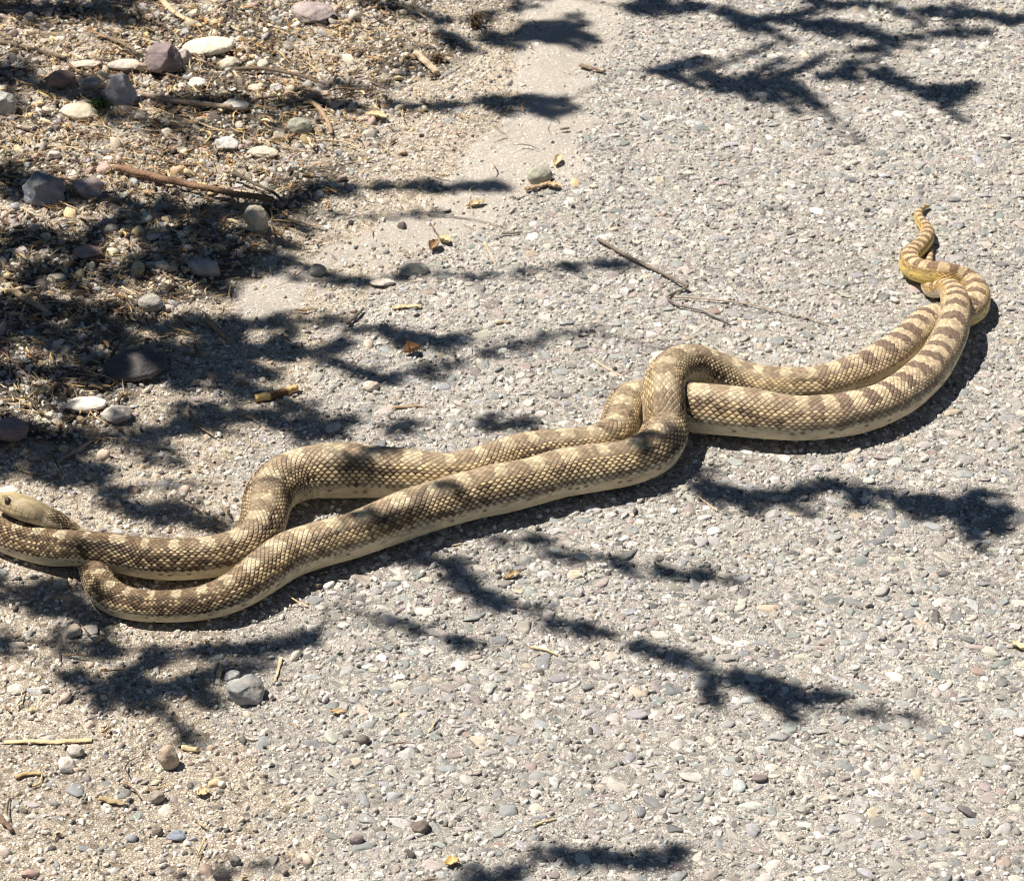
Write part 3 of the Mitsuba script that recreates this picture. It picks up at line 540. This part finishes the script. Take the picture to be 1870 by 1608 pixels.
# ------------------------------------------------------------------ the snakes
def snake_colour(seed, rear0, rear1, belly_rear):
    def fn(p, n, uv, want='colour'):
        u, phi = uv.x, (uv.y - 0.5) * (2 * math.pi)
        len_, rows = 0.0057, 25.0
        a = phi * (rows / (2 * math.pi)) + 0.55 * (noise(u * 45, phi * 1.3, seed) - 0.5)
        b = u / len_ + 0.7 * (noise(u * 38, phi * 1.1, seed + 9.0) - 0.5)
        P, Q = b + a, b - a
        ip, iq = dr.floor(P), dr.floor(Q); fp, fq = P - ip - 0.5, Q - iq - 0.5
        e = 0.5 - dr.maximum(dr.abs(fp), dr.abs(fq))
        along = (fp + fq)            # -1 front tip .. 1 rear tip of the scale
        across = (fp - fq)
        uc, ac = (ip + iq + 1) * (0.5 * len_), (ip - iq) * (0.5 * 2 * math.pi / rows)
        af, aff = dr.abs(ac), dr.abs(phi)
        r1 = cell_rand(ip, iq, seed)
        belly = smoothstep(1.50, 1.56, aff + 0.30 * smoothstep(rear0, rear1, u) * (1.0 if seed == 3 else 0.0) + 0.10 * (dr.abs(2 * (u / 0.0062 - dr.floor(u / 0.0062)) - 1) - 0.5))
        head = 1 - smoothstep(0.040, 0.062, u)
        if want == 'height':
            h = 0.0008 * smoothstep(0.0, 0.22, e) + 0.0006 * along + 0.00025 * (1 - smoothstep(0.0, 0.09, dr.abs(across)))
            plate = u / 0.0075; fr = plate - dr.floor(plate)
            hb = 0.0003 * fr
            return dr.select(head > 0.5, 0.0, h * (1 - belly) + hb * belly)
        T = smoothstep(rear0, rear1, uc)
        um, am = 0.45 * uc + 0.55 * u, 0.5 * (dr.abs(ac) + dr.abs(phi))
        w = um / 0.0300 + 5 * dr.maximum(um - rear0, 0.0) + 0.35 * noise(um * 30, seed * 3.7) + 0.10 * noise(u * 260, phi * 5, 2.0)
        sd = dr.cos(2 * math.pi * w)
        side = dr.select(ac > 0, 0.0, 5.0)
        nn = fbm(uc * 42, ac * 4.5 + side, seed + 0.5, octaves=3) + 0.16 * (noise(uc * 9, seed * 1.3) - 0.5)
        jit = (r1 - 0.5)
        front = 1 - smoothstep(0.36, 0.52, u)
        gold = smoothstep(1.30, 1.50, u)
        brown = mix(mix((0.40, 0.315, 0.22), (0.275, 0.20, 0.155), T), (0.30, 0.20, 0.125), gold)
        brown = mix(brown, mix((0.13, 0.085, 0.05), (0.33, 0.24, 0.145), noise(uc * 140, ac * 7, seed)), front * 0.85)
        cream = mix(mix((0.68, 0.585, 0.41), (0.74, 0.60, 0.42), T), (0.74, 0.58, 0.36), gold)
        dark = mi.Color3f(0.055, 0.035, 0.022)
        pale = mix(mix((0.65, 0.54, 0.35), (0.70, 0.585, 0.415), T), (0.76, 0.54, 0.21), gold)
        sz = 0.7 * (cell_rand(dr.floor(w + 0.5), 4.0, seed) - 0.45)
        spot_front = smoothstep(0.25, 0.45, sd + 0.45 * jit + sz) * (1 - smoothstep(0.36, 0.50, am + 0.22 * jit - 0.14 * sz))
        spot_rear = smoothstep(-0.16, 0.04, sd + 0.22 * jit + 0.4 * sz)
        dorsal = mix(brown, cream, spot_front * (1 - T) + spot_rear * T)
        reg = 0.5 * front + smoothstep(0.42, 0.75, noise(u * 11, phi * 0.6 + side, seed + 4.0))
        # flank: pale scales, darker clusters, a row of blotches between the saddles
        blotch = smoothstep(0.1, 0.7, -sd) * (1 - smoothstep(0.12, 0.34, dr.abs(af - 0.92)))
        low = smoothstep(1.15, 1.5, af)
        clus = smoothstep(0.53, 0.62, nn + 0.05 * (reg - 0.4) + 0.15 * front + (0.30 + 0.30 * front) * jit + 0.06 * blotch - 0.08 * low - 0.02)
        pale = mix(pale, (0.66, 0.61, 0.48), low)
        flank = mix(pale, mix(dark, brown, 0.55 * r1 + 0.25 * T), clus * (1 - 0.25 * T))
        zone = smoothstep(0.46, 0.64, af + 0.15 * jit - 0.20 * T + 0.16 * front)
        col = mix(dorsal, flank, zone)
        col = col * (0.62 + 0.50 * r1) * mix((0.92, 0.92, 0.92), (0.92, 0.90, 0.86), noise(u * 24, phi * 1.5))
        lines = mix(mi.Color3f(smoothstep(0.0, 0.10, e)), mi.Color3f(1 - smoothstep(0.10 + 0.30 * r1, 0.78, dr.sqrt(dr.square(along * 0.78) + dr.square((across * dr.select(phi > 0, 1.0, -1.0) + 0.20) * 1.30)))), zone)
        keep = mix(mix((0.84, 0.82, 0.79), (0.50, 0.45, 0.38), front), mix((0.56, 0.47, 0.35), (0.22, 0.165, 0.12), dr.clip(reg + 0.9 * (cell_rand(ip + 5, iq - 3, seed) - 0.5), 0, 1)), zone * (1 - 0.55 * T) * (1 - 0.35 * low))
        col = col * (keep * (1 - lines) + mi.Color3f(1) * lines)
        # belly plates with small dark corner marks
        bcol = mix((0.55, 0.48, 0.335), belly_rear, smoothstep(rear0 + 0.1, rear1 + 0.3, u))
        plate = dr.floor(u / 0.0075); fr = u / 0.0075 - plate
        mark = smoothstep(0.74, 0.80, cell_rand(plate, dr.select(phi > 0, 1.0, 2.0), seed)) * (1 - smoothstep(0.03, 0.10, dr.abs(aff - 1.70 - 0.22 * (cell_rand(plate, 5.0, seed) - 0.5)))) * (1 - smoothstep(0.10, 0.42, dr.abs(fr - 0.5)))
        bcol = bcol * (0.90 + 0.10 * smoothstep(0.0, 0.12, fr)) * (0.88 + 0.24 * noise(u * 120, phi * 3))
        bcol = mix(bcol, (0.10, 0.075, 0.05), mark * 0.85)
        bcol = mix(bcol, (0.22, 0.18, 0.13), smoothstep(0.56, 0.66, fbm(u * 160, phi * 9, seed, octaves=3)) * 0.55 * (1 - smoothstep(1.6, 2.0, aff)))
        bcol = bcol * (1 - 0.16 * (1 - smoothstep(0.0, 0.035, dr.abs(aff - 1.93))))
        col = mix(col, bcol, belly)
        # head: olive tan with fine plates, a dark bar before the eye, a dark lip seam and ticks
        hc = mix((0.30, 0.24, 0.145), (0.44, 0.37, 0.24), fbm(u * 300, phi * 4, seed)) * (0.85 + 0.3 * noise(u * 160, phi * 6))
        pf, ps, pw = voronoi(u / 0.0062 + 3.3, aff * 1.9 + 0.7)
        hc = hc * (0.88 + 0.24 * pw) * (0.80 + 0.20 * smoothstep(0.01, 0.14, ps - pf))
        lb = u / 0.0052; lf = dr.abs(lb - dr.floor(lb) - 0.5)
        hc = hc * (1 - 0.6 * smoothstep(0.40, 0.48, lf) * smoothstep(1.40, 1.5, aff) * (1 - smoothstep(2.0, 2.1, aff)))
        hc = mix(hc, (0.46, 0.36, 0.19), (1 - smoothstep(0.5, 0.9, aff)) * (1 - smoothstep(0.015, 0.03, u)) * 0.7)
        hc = mix(hc, hc * 1.25, smoothstep(1.5, 1.9, aff) * 0.7)
        seam = (1 - smoothstep(0.015, 0.05, dr.abs(aff - 1.72 - 3 * dr.maximum(u - 0.02, 0.0)))) * (1 - smoothstep(0.028, 0.034, u))
        hc = hc * (1 - 0.5 * seam)
        bar = (1 - smoothstep(0.0018, 0.0034, dr.abs(u - 0.0145 - 0.0115 * (aff - 1.05)))) * smoothstep(0.75, 0.95, aff) * (1 - smoothstep(1.45, 1.6, aff))
        hc = hc * (1 - 0.55 * bar)
        tick = 0.0 * smoothstep(0.70, 0.78, cell_rand(dr.floor(u / 0.004), 3.0, seed)) * (1 - smoothstep(0.04, 0.10, dr.abs(aff - 1.75))) * smoothstep(0.016, 0.02, u)
        hc = hc * (1 - 0.8 * tick)
        return mix(col, hc, head)
    return fn
def snake_bsdf(key, *a):
    fn = snake_colour(*a)
    colour = lambda p, n, uv: fn(p, n, uv)
    height = lambda p, n, uv: fn(p, n, uv, 'height')
    scene[key] = {'type': 'twosided', 'b': bump({'type': 'principled', 'base_color': proc(colour), 'roughness': 0.5, 'specular': 0.4}, height, 1.0, 5e-4)}
snake_bsdf('snake_skin_front', 3, 1.08, 1.20, (0.62, 0.47, 0.14))
snake_bsdf('snake_skin_rear', 8, 1.05, 1.17, (0.64, 0.56, 0.40))
scene['mat_eye'] = {'type': 'principled', 'base_color': {'type': 'rgb', 'value': [0.03, 0.018, 0.008]}, 'roughness': 0.12, 'specular': 0.6, 'clearcoat': 1.0}

HEAD_W = PchipInterpolator([0, 0.03, 0.10, 0.25, 0.45, 0.68, 0.85, 1.0], [0.10, 0.34, 0.52, 0.70, 0.92, 1.08, 1.03, 0.88])
HEAD_H = PchipInterpolator([0, 0.03, 0.10, 0.25, 0.45, 0.68, 0.85, 1.0], [0.10, 0.36, 0.60, 0.84, 0.98, 1.02, 0.98, 0.92])
def snake(name, pts, skin, label, head_len=0.047, head_r=0.0128, lift=0.0022, K=96):
    W, R = [], []
    for px, py, z, r in pts:
        # z: height of the axis in units of its radius (None = lying on the ground)
        r = r * 1.06; rr = r / pxm(py)
        for _ in range(2):
            zc = (rr * 0.96 + lift if z is None else z)
            rr = r / pxm(py, zc)
            rr = r * float((at(px, py, zc) - CAM) @ FWD) * TX / 935
        W.append(at(px, py, zc)); R.append(rr)
    W, R = np.array(W), np.array(R)
    t = np.concatenate([[0], np.cumsum(np.linalg.norm(np.diff(W, axis=0), axis=1))])
    d = 0.0014; s = np.arange(0, t[-1], d)
    path = gaussian_filter1d(PchipInterpolator(t, W)(s), 7, axis=0, mode='nearest')
    rad = gaussian_filter1d(PchipInterpolator(t, R)(s), 9, mode='nearest') * (1 + 0.05 * (meshkit.fbm(np.column_stack([s * 16, s * 0 + len(name), s * 0]), 2, 6) - 0.5))
    s = np.concatenate([[0], np.cumsum(np.linalg.norm(np.diff(path, axis=0), axis=1))])
    rad = np.maximum(rad, 0.0008)
    body = sstep(head_len * 0.8, head_len * 1.5, s); q = np.clip(s / head_len, 0, 1)
    w = head_r * HEAD_W(q) * (1 - body) + rad * body; h = head_r * HEAD_H(q) * (1 - body) + rad * body
    end = np.clip((s[-1] - s) / 0.004, 0.02, 1) ** 0.5; w, h = w * end, h * end
    tan = np.gradient(path, axis=0); tan /= np.linalg.norm(tan, axis=1, keepdims=True)
    lean = np.array([0, 0, 1.0]) + np.array([0, 0.60, 0.0]) * (1 - sstep(head_len, head_len * 2.2, s))[:, None]
    up = lean - tan * (lean * tan).sum(1, keepdims=True); up /= np.linalg.norm(up, axis=1, keepdims=True)
    up = gaussian_filter1d(up, 6, axis=0, mode='nearest'); up -= tan * (up * tan).sum(1, keepdims=True); up /= np.linalg.norm(up, axis=1, keepdims=True)
    side = np.cross(tan, up)
    phi = np.linspace(-math.pi, math.pi, K + 1)
    cs, sn = np.cos(phi), np.sin(phi)
    # slightly flattened belly, a brow ridge over the eyes, muscle undulation
    prof = np.where(cs < -0.55, 1 - 0.20 * np.clip((-cs - 0.45) / 0.55, 0, 1), 1.0)
    brow = 1 + 0.12 * (1 - body)[:, None] * np.exp(-((s - 0.0155) / 0.006) ** 2)[:, None] * np.exp(-((np.abs(phi) - 0.95) / 0.22) ** 2)[None]
    mus = 1 + 0.034 * body[:, None] * (meshkit.noise(np.stack([np.repeat(s[:, None] * 32, K + 1, 1), np.abs(phi)[None] * 1.6 + 0 * s[:, None], 0 * s[:, None] + phi[None] * 0], -1), 4) - 0.5) * 2
    bend = np.gradient(tan, d, axis=0); bend = gaussian_filter1d(bend, 4, axis=0)
    inward = sn[None] * (bend * side).sum(1)[:, None] + cs[None] * (bend * up).sum(1)[:, None]
    fold = 1 + body[:, None] * np.clip(inward * rad[:, None] * 0.05, 0, 0.03) * np.sin(s[:, None] * 2 * math.pi / 0.0085 + 2.0 * meshkit.noise(np.stack([np.repeat(s[:, None] * 60, K + 1, 1), np.abs(phi)[None] * 3 + 0 * s[:, None], 0 * s[:, None] + 0 * phi[None]], -1), 3))
    v = path[:, None] + (brow * mus * fold)[..., None] * (sn[None, :, None] * w[:, None, None] * side[:, None] + (cs * prof)[None, :, None] * h[:, None, None] * up[:, None])
    v[..., 2] = np.where(v[..., 2] < lift, lift + 0.1 * (v[..., 2] - lift), v[..., 2])
    us = np.concatenate([[0], np.cumsum(np.diff(s) * np.clip(0.0205 / np.maximum(rad[1:], 0.005), 0.85, 2.2) * body[1:] + np.diff(s) * (1 - body[1:]))])
    uv = np.stack(np.broadcast_arrays(us[:, None], (phi / (2 * math.pi) + 0.5)[None]), -1)
    M = len(s); i, j = np.meshgrid(np.arange(M - 1), np.arange(K), indexing='ij'); i, j = i.ravel(), j.ravel()
    A, B, C, D = i * (K + 1) + j, i * (K + 1) + j + 1, (i + 1) * (K + 1) + j + 1, (i + 1) * (K + 1) + j
    f = np.vstack([np.column_stack([A, C, B]), np.column_stack([A, D, C])])
    k = obj(name, (v.reshape(-1, 3), f), skin, None, True, uv.reshape(-1, 2))
    tag(k, label, 'snake')
    ie = int(np.searchsorted(s, 0.0165))
    for sg in (1, -1):
        a = 1.22 * sg
        c = path[ie] + 0.90 * (math.sin(a) * w[ie] * side[ie] + math.cos(a) * h[ie] * up[ie])
        m = trimesh.creation.icosphere(subdivisions=3, radius=0.0037)
        obj('eye', (np.array(m.vertices) + c, m.faces), 'mat_eye', k)
    print(name, 'length', round(s[-1], 2), 'u', round(us[-1], 2))
    DBG['A' if 'front' in name else 'B'] = (path, rad, us)
    return path, rad

N, DBG = None, {}
A_PTS = [(-16, 912, 0.050, 20), (6, 916, 0.050, 24), (32, 925, 0.049, 26), (62, 937, 0.044, 25), (92, 950, 0.036, 22), (120, 966, 0.025, 21), (142, 988, 0.014, 21), (160, 1015, 0.011, 22),
    (173, 1042, 0.014, 27), (184, 1069, N, 29), (206, 1092, N, 29), (243, 1104, N, 29), (292, 1108, N, 29), (350, 1105, N, 30), (406, 1091, N, 34), (462, 1058, N, 39), (519, 1018, N, 42), (573, 997, N, 42),
    (637, 980, N, 41), (693, 959, N, 42), (745, 940, N, 43), (811, 918, N, 44), (882, 900, N, 45), (940, 888, N, 44), (1025, 866, N, 43), (1079, 856, N, 43), (1147, 846, N, 41), (1197, 822, N, 41),
    (1217, 780, 0.027, 40), (1213, 742, 0.042, 38), (1211, 708, 0.050, 36), (1222, 680, 0.050, 36), (1250, 665, 0.046, 35), (1288, 669, 0.036, 34), (1330, 686, 0.025, 34), (1372, 698, N, 34), (1420, 705, N, 34), (1470, 706, N, 34),
    (1525, 695, N, 34), (1580, 677, N, 35), (1632, 648, N, 35), (1672, 611, N, 31), (1698, 584, N, 28), (1725, 578, N, 26), (1756, 576, N, 26), (1780, 560, N, 26), (1781, 530, N, 25), (1757, 510, 0.018, 24),
    (1722, 502, 0.024, 22), (1690, 498, 0.020, 22), (1664, 488, N, 20), (1658, 471, N, 18), (1671, 459, N, 16), (1685, 446, N, 15), (1694, 432, N, 13), (1693, 418, N, 11.5), (1682, 405, N, 10), (1675, 392, N, 7.5),
    (1680, 382, N, 5.5), (1690, 376, N, 4), (1704, 374, N, 1.5)]
B_PTS = [(-330, 925, 0.016, 20), (-300, 920, 0.016, 24), (-255, 915, 0.016, 26), (-190, 918, 0.017, 29), (-120, 933, N, 33), (-60, 948, N, 34), (0, 969, N, 34), (50, 990, N, 33), (100, 1002, 0.019, 33), (150, 1001, 0.028, 31), (200, 1006, 0.028, 33), (250, 1018, 0.021, 36),
    (320, 1023, N, 37), (380, 1018, N, 37), (430, 1006, N, 37), (466, 984, N, 38), (482, 950, N, 40), (486, 920, N, 41), (500, 892, N, 44), (530, 872, N, 46), (566, 863, N, 48), (606, 860, N, 49), (664, 861, N, 49),
    (722, 865, N, 46), (780, 870, N, 43), (830, 869, N, 40), (880, 854, N, 39), (930, 836, N, 38), (980, 826, N, 38), (1040, 820, N, 37), (1090, 812, N, 35), (1124, 794, N, 35), (1136, 762, N, 35), (1150, 734, N, 37), (1185, 731, N, 39),
    (1230, 741, N, 42), (1285, 747, N, 44), (1345, 752, N, 45), (1400, 760, N, 43), (1460, 765, N, 41), (1520, 762, N, 39), (1560, 755, N, 38), (1602, 742, N, 37), (1645, 720, N, 36), (1685, 688, N, 35), (1715, 652, 0.022, 33),
    (1735, 612, 0.031, 31), (1744, 577, 0.036, 28), (1745, 550, 0.034, 25), (1737, 530, 0.026, 20), (1718, 527, 0.014, 17), (1702, 534, N, 14), (1692, 520, N, 12), (1694, 498, N, 9), (1697, 476, N, 7), (1700, 462, N, 4), (1703, 447, N, 1.5)]
snake('front_snake', A_PTS, 'snake_skin_front', 'tan and brown blotched snake with raised head at left, its body arching over the other')
snake('rear_snake', B_PTS, 'snake_skin_rear', 'blotched snake lying behind, thickest in the middle, running out of the left edge')

# ------------------------------------------------------------------ the tree that throws the shade: it stands left of the frame, limbs reaching over the road
tree = key_for('overhanging_tree')
tag(tree, 'tree left of the picture whose low leafy branches throw the dappled shade', 'tree')
def merged(parts):
    V, F, C, o = [], [], [], 0
    for v, f, c in parts: V.append(v); F.append(f + o); C.append(c); o += len(v)
    return (np.vstack(V), np.vstack(F)), np.vstack(C)
gt = np.random.default_rng(77)
tp = smooth_path([(-3.13, 0.52, -0.2), (-3.10, 0.55, 0.4), (-3.02, 0.60, 1.1), (-3.08, 0.66, 1.9), (-3.0, 0.7, 2.9)], 40)
v, f = tube(tp, np.interp(np.linspace(0, 1, 40), [0, 0.1, 1], [0.16, 0.11, 0.03]), 14, 1, 0.05, 3)
obj('trunk', (v, f), 'mat_wood', tree, True, None, wood_colour(v, (0.16, 0.12, 0.09), 3, 0.5, 30))
# (pixels of the shade on the ground, half-width in pixels of picture height, density, height of the branch)
SHADE = [
    # eight main branches that come in from the left ...
    ([(-60, 1190), (100, 1175), (250, 1190), (420, 1185), (580, 1175)], 28, 1.3, 1.05), ([(-120, 850), (60, 868), (180, 898), (290, 936), (400, 962)], 34, 1.7, 1.08),
    ([(-60, 790), (150, 808), (300, 795), (420, 762), (620, 772), (800, 778), (970, 776)], 24, 2.0, 1.05), ([(-60, 615), (150, 655), (330, 665), (480, 650), (650, 640)], 72, 2.8, 1.10),
    ([(-60, 495), (130, 512), (300, 508), (520, 478)], 52, 2.1, 1.12), ([(-60, 345), (100, 378), (280, 388), (420, 390), (520, 385), (580, 360), (700, 345), (800, 346), (905, 341)], 22, 1.8, 1.15),
    ([(-60, 140), (60, 160), (170, 185), (330, 205), (640, 200), (760, 195), (850, 192), (940, 190), (1035, 186)], 18, 1.3, 1.17), ([(-60, 10), (80, 32), (180, 28), (300, 5), (560, -20), (820, 40), (1000, -10)], 20, 1.0, 1.2),
    ([(-200, 1760), (400, 1720), (800, 1640), (930, 1595), (1040, 1562), (1150, 1572), (1270, 1556)], 24, 1.3, 1.0),
    # ... and their forks
    ([(120, 1235), (230, 1250), (370, 1265)], 72, 2.2, 1.08), ([(-60, 1060), (60, 1080), (160, 1112)], 30, 1.1, 1.05),
    ([(690, 1010), (830, 1038), (900, 1095), (1000, 1128), (1100, 1155), (1200, 1190), (1290, 1220)], 20, 1.35, 1.02), ([(1270, 1220), (1330, 1240), (1400, 1258), (1490, 1280)], 38, 3.0, 1.02),
    ([(1190, 868), (1280, 882), (1350, 895), (1420, 908), (1490, 900)], 30, 1.7, 1.00), ([(1500, 886), (1600, 905), (1680, 920)], 24, 1.8, 1.00), ([(1640, 908), (1760, 930), (1890, 952)], 40, 3.2, 1.00),
    ([(1010, 1008), (1100, 1022), (1220, 1042), (1340, 1062)], 18, 1.0, 1.03), ([(600, 1105), (720, 1132), (800, 1160), (890, 1188)], 14, 0.5, 1.03),
    ([(330, 745), (480, 768), (620, 790)], 22, 1.5, 1.05), ([(640, 598), (720, 608), (810, 623), (915, 622)], 19, 1.8, 1.05), ([(640, 690), (760, 678), (880, 648), (990, 617), (1095, 605)], 16, 0.7, 1.05),
    ([(540, 512), (660, 518), (780, 500), (880, 506), (980, 492), (1150, 480)], 12, 0.8, 1.05), ([(170, 422), (300, 436), (450, 428)], 80, 2.6, 1.12), ([(-60, 560), (120, 585), (330, 605), (520, 600)], 44, 1.5, 1.1), ([(-60, 830), (80, 845), (230, 870)], 40, 1.6, 1.08), ([(-60, 700), (80, 705), (220, 715)], 30, 1.4, 1.1), ([(-60, 1100), (80, 1110), (200, 1140)], 34, 1.4, 1.05), ([(250, 470), (380, 490), (520, 480)], 34, 1.6, 1.12), ([(330, 690), (440, 720), (560, 745)], 20, 0.9, 1.06), ([(-60, 440), (60, 470), (160, 470)], 34, 1.5, 1.12), ([(420, 600), (520, 590), (640, 580)], 16, 0.6, 1.08), ([(380, 395), (470, 400), (560, 372)], 30, 2.0, 1.12), ([(200, 640), (330, 668), (430, 665)], 44, 2.2, 1.1), ([(-60, 330), (40, 350), (150, 378)], 44, 2.0, 1.15), ([(-60, 580), (40, 600), (130, 590)], 40, 1.8, 1.1), ([(-20, 690), (120, 690), (240, 700)], 26, 1.0, 1.1), ([(90, 730), (200, 800), (330, 850)], 18, 0.6, 1.08), ([(550, 395), (680, 397), (810, 388)], 10, 0.3, 1.12),
    ([(880, 190), (960, 198), (1030, 212)], 34, 2.0, 1.15), ([(820, 78), (900, 72), (980, 70), (1060, 60)], 56, 2.2, 1.18),
    ([(1110, 8), (1250, 16), (1400, 34), (1570, 50)], 42, 2.3, 1.18), ([(1480, 0), (1650, 20), (1890, 34)], 28, 1.7, 1.18), ([(1150, 128), (1300, 140), (1450, 150), (1560, 135), (1640, 150), (1770, 176)], 46, 2.4, 1.15),
    ([(1470, 115), (1600, 85), (1700, 62), (1800, 58)], 20, 1.0, 1.16), ([(330, 1608), (440, 1590), (540, 1560)], 10, 0.3, 1.0), ([(620, 160), (690, 165), (760, 130)], 12, 0.4, 1.15),
    ([(640, 955), (690, 935), (740, 915), (800, 885)], 18, 0.8, 1.05), ([(1225, 640), (1270, 645), (1320, 672)], 14, 1.0, 1.05),
    ([(1480, 1290), (1580, 1303), (1680, 1312)], 12, 0.2, 1.02), ([(840, 962), (930, 985), (1000, 985)], 12, 0.7, 1.03), ([(-40, 410), (40, 440), (120, 440)], 18, 0.8, 1.15), ([(-60, 140), (60, 160), (190, 185)], 44, 1.8, 1.17), ([(200, 215), (280, 240), (340, 250)], 18, 0.8, 1.17), ([(-40, 40), (100, 30), (240, 38)], 40, 1.8, 1.2), ([(480, 240), (540, 205), (600, 195)], 20, 0.9, 1.17),
]
MAINS = 9
twigs, built = [], []
LEAF = np.array([[0, 0, 0], [0.35, 0.5, 0.12], [1, 0, 0], [0.35, -0.5, 0.12]]); LF = np.array([[0, 1, 2], [0, 2, 3]])
LV, LC = [], []
def lifted(px, py, h):
    g = at(px, py); return g + SUN * (h / SUN[2])
for si, (pts, hw, dens, h) in enumerate(SHADE):
    spine = smooth_path([lifted(*p, h + 0.02 * math.sin(3 * i + si)) for i, p in enumerate(pts)], 30)
    L = np.linalg.norm(np.diff(spine, axis=0), axis=1).sum()
    half = 1.15 * hw / pxm(pts[0][1]) / math.sin(ELEV)
    s0 = spine[0]
    if si < MAINS:      # comes over from the trunk
        tail = smooth_path([s0, s0 + [-0.45, 0.0, 0.12], np.array([-2.3, 0.75 * s0[1] + 0.1, h + 0.55]), np.array([-3.05, 0.66, 1.3 + 0.12 * si])], 24)[::-1]
        r = np.interp(np.arange(53), [0, 12, 23, 52], [0.014, 0.007, 0.0035, 0.0010])
    else:               # forks off the nearest branch
        pts_ = np.concatenate(built); q = pts_ - s0; cost = np.linalg.norm(q, axis=1) + 0.6 * np.maximum(0, q[:, 0] + 0.03)
        p0 = pts_[np.argmin(cost)]
        tail = smooth_path([p0, p0 * 0.5 + s0 * 0.5 + SUN * 0.02 * np.linalg.norm(p0 - s0), s0], 24); r = np.interp(np.arange(53), [0, 23, 52], [0.0020, 0.0018, 0.0008])
    built.append(spine)
    full = np.vstack([tail[:-1], spine])
    v, f = tube(full, r, 6)
    k = obj('branch', (v, f), 'mat_wood', tree, True, None, wood_colour(v, (0.15, 0.11, 0.08), si, 0.6, 60))
    d = np.gradient(spine, axis=0); d /= np.linalg.norm(d, axis=1, keepdims=True); lat = np.cross(d, SUN); lat /= np.linalg.norm(lat, axis=1, keepdims=True)
    nt = int(L / 0.012) + 3
    for t in range(nt):
        x = gt.uniform(0, 1) * 28.99; i = int(x); b = spine[i] + (spine[i + 1] - spine[i]) * (x - i)
        env = 0.55 + 0.45 * math.sin(math.pi * min(1, x / 29 * 1.15 + 0.1)); env *= 0.75 + 0.5 * float(meshkit.noise(np.array([[x * 0.35, si * 7.1, 0.5]]), 9)[0])
        off = gt.normal(0, 0.58) * half * env
        tip = b + lat[i] * off + d[i] * abs(off) * gt.uniform(0.4, 1.4) + SUN * gt.normal(0, 0.02) + np.array([0, 0, gt.normal(0, 0.012)])
        vv, ff = tube(np.array([b, (b + tip) / 2 + gt.normal(0, 0.002, 3), tip]), np.array([0.0009, 0.0007, 0.0004]), 3)
        twigs.append((vv, ff, np.tile([[0.14, 0.10, 0.07]], (len(vv), 1))))
        nl = gt.poisson(44.0 * dens * half / 0.03 + 2)
        q = gt.uniform(0.05, 1.05, nl)
        base = b + (tip - b) * q[:, None] + gt.normal(0, 0.0045, (nl, 3))
        ax = d[i] * 0.7 + gt.normal(0, 0.6, (nl, 3)); ax /= np.linalg.norm(ax, axis=1, keepdims=True)
        sd_ = np.cross(ax, gt.normal(0, 1, (nl, 3)) + SUN); sd_ /= np.linalg.norm(sd_, axis=1, keepdims=True); nr = np.cross(ax, sd_)
        ll, ww = gt.uniform(0.008, 0.017, nl), gt.uniform(0.0032, 0.0056, nl)
        LV.append(base[:, None] + LEAF[None, :, :1] * (ax * ll[:, None])[:, None] + LEAF[None, :, 1:2] * (sd_ * ww[:, None])[:, None] + LEAF[None, :, 2:] * (nr * ww[:, None])[:, None])
        LC.append(np.repeat((np.array([0.07, 0.10, 0.035]) * gt.uniform(0.6, 1.4, (nl, 1)))[:, None], 4, 1))
# the crown above the limbs, outside the picture
CR = np.array([(-2.75, 0.6, 3.0), (-2.7, 0.1, 2.75), (-2.75, 1.2, 3.1), (-3.2, 1.5, 2.6), (-3.0, 0.8, 3.5), (-3.3, -0.2, 2.7)]) - [0.55, 0, 0]
for q, cc in enumerate(CR):
    nl = 1400; base = cc + gt.normal(0, 1, (nl, 3)) * [0.28, 0.34, 0.22]
    ax = gt.normal(0, 1, (nl, 3)); ax /= np.linalg.norm(ax, axis=1, keepdims=True); sd_ = np.cross(ax, gt.normal(0, 1, (nl, 3))); sd_ /= np.linalg.norm(sd_, axis=1, keepdims=True); nr = np.cross(ax, sd_)
    ll = gt.uniform(0.04, 0.08, nl)
    LV.append(base[:, None] + LEAF[None, :, :1] * (ax * ll[:, None])[:, None] + LEAF[None, :, 1:2] * (sd_ * 0.4 * ll[:, None])[:, None] + LEAF[None, :, 2:] * (nr * 0.4 * ll[:, None])[:, None])
    LC.append(np.repeat((np.array([0.07, 0.10, 0.035]) * gt.uniform(0.6, 1.4, (nl, 1)))[:, None], 4, 1))
    pth = smooth_path([(-3.06, 0.65, 2.0), (np.array([-3.06, 0.65, 2.0]) + cc) / 2 + [0, 0, 0.1], cc], 14)
    v, f = tube(pth, np.linspace(0.035, 0.008, 14), 8, 1, 0.05, q)
    obj('limb', (v, f), 'mat_wood', tree, True, None, wood_colour(v, (0.16, 0.12, 0.09), q, 0.5, 30))
m, c = merged(twigs); tag(obj('twigs', m, 'mat_wood', tree, True, None, c), kind='stuff')
LV, LC = np.concatenate(LV), np.concatenate(LC)
m, c = joined(LV, LC, LF); tag(obj('foliage', m, 'mat_leaf', tree, False, None, c), kind='stuff')
qq = topx(LV.reshape(-1, 3)); print('leaves', len(LV), 'in frame', int(((qq[:, 0] > 0) & (qq[:, 0] < 1870) & (qq[:, 1] > 0) & (qq[:, 1] < 1608)).sum()))
print('triangles', sum(len(x[1]) for x in meshkit.WRITTEN.values()))
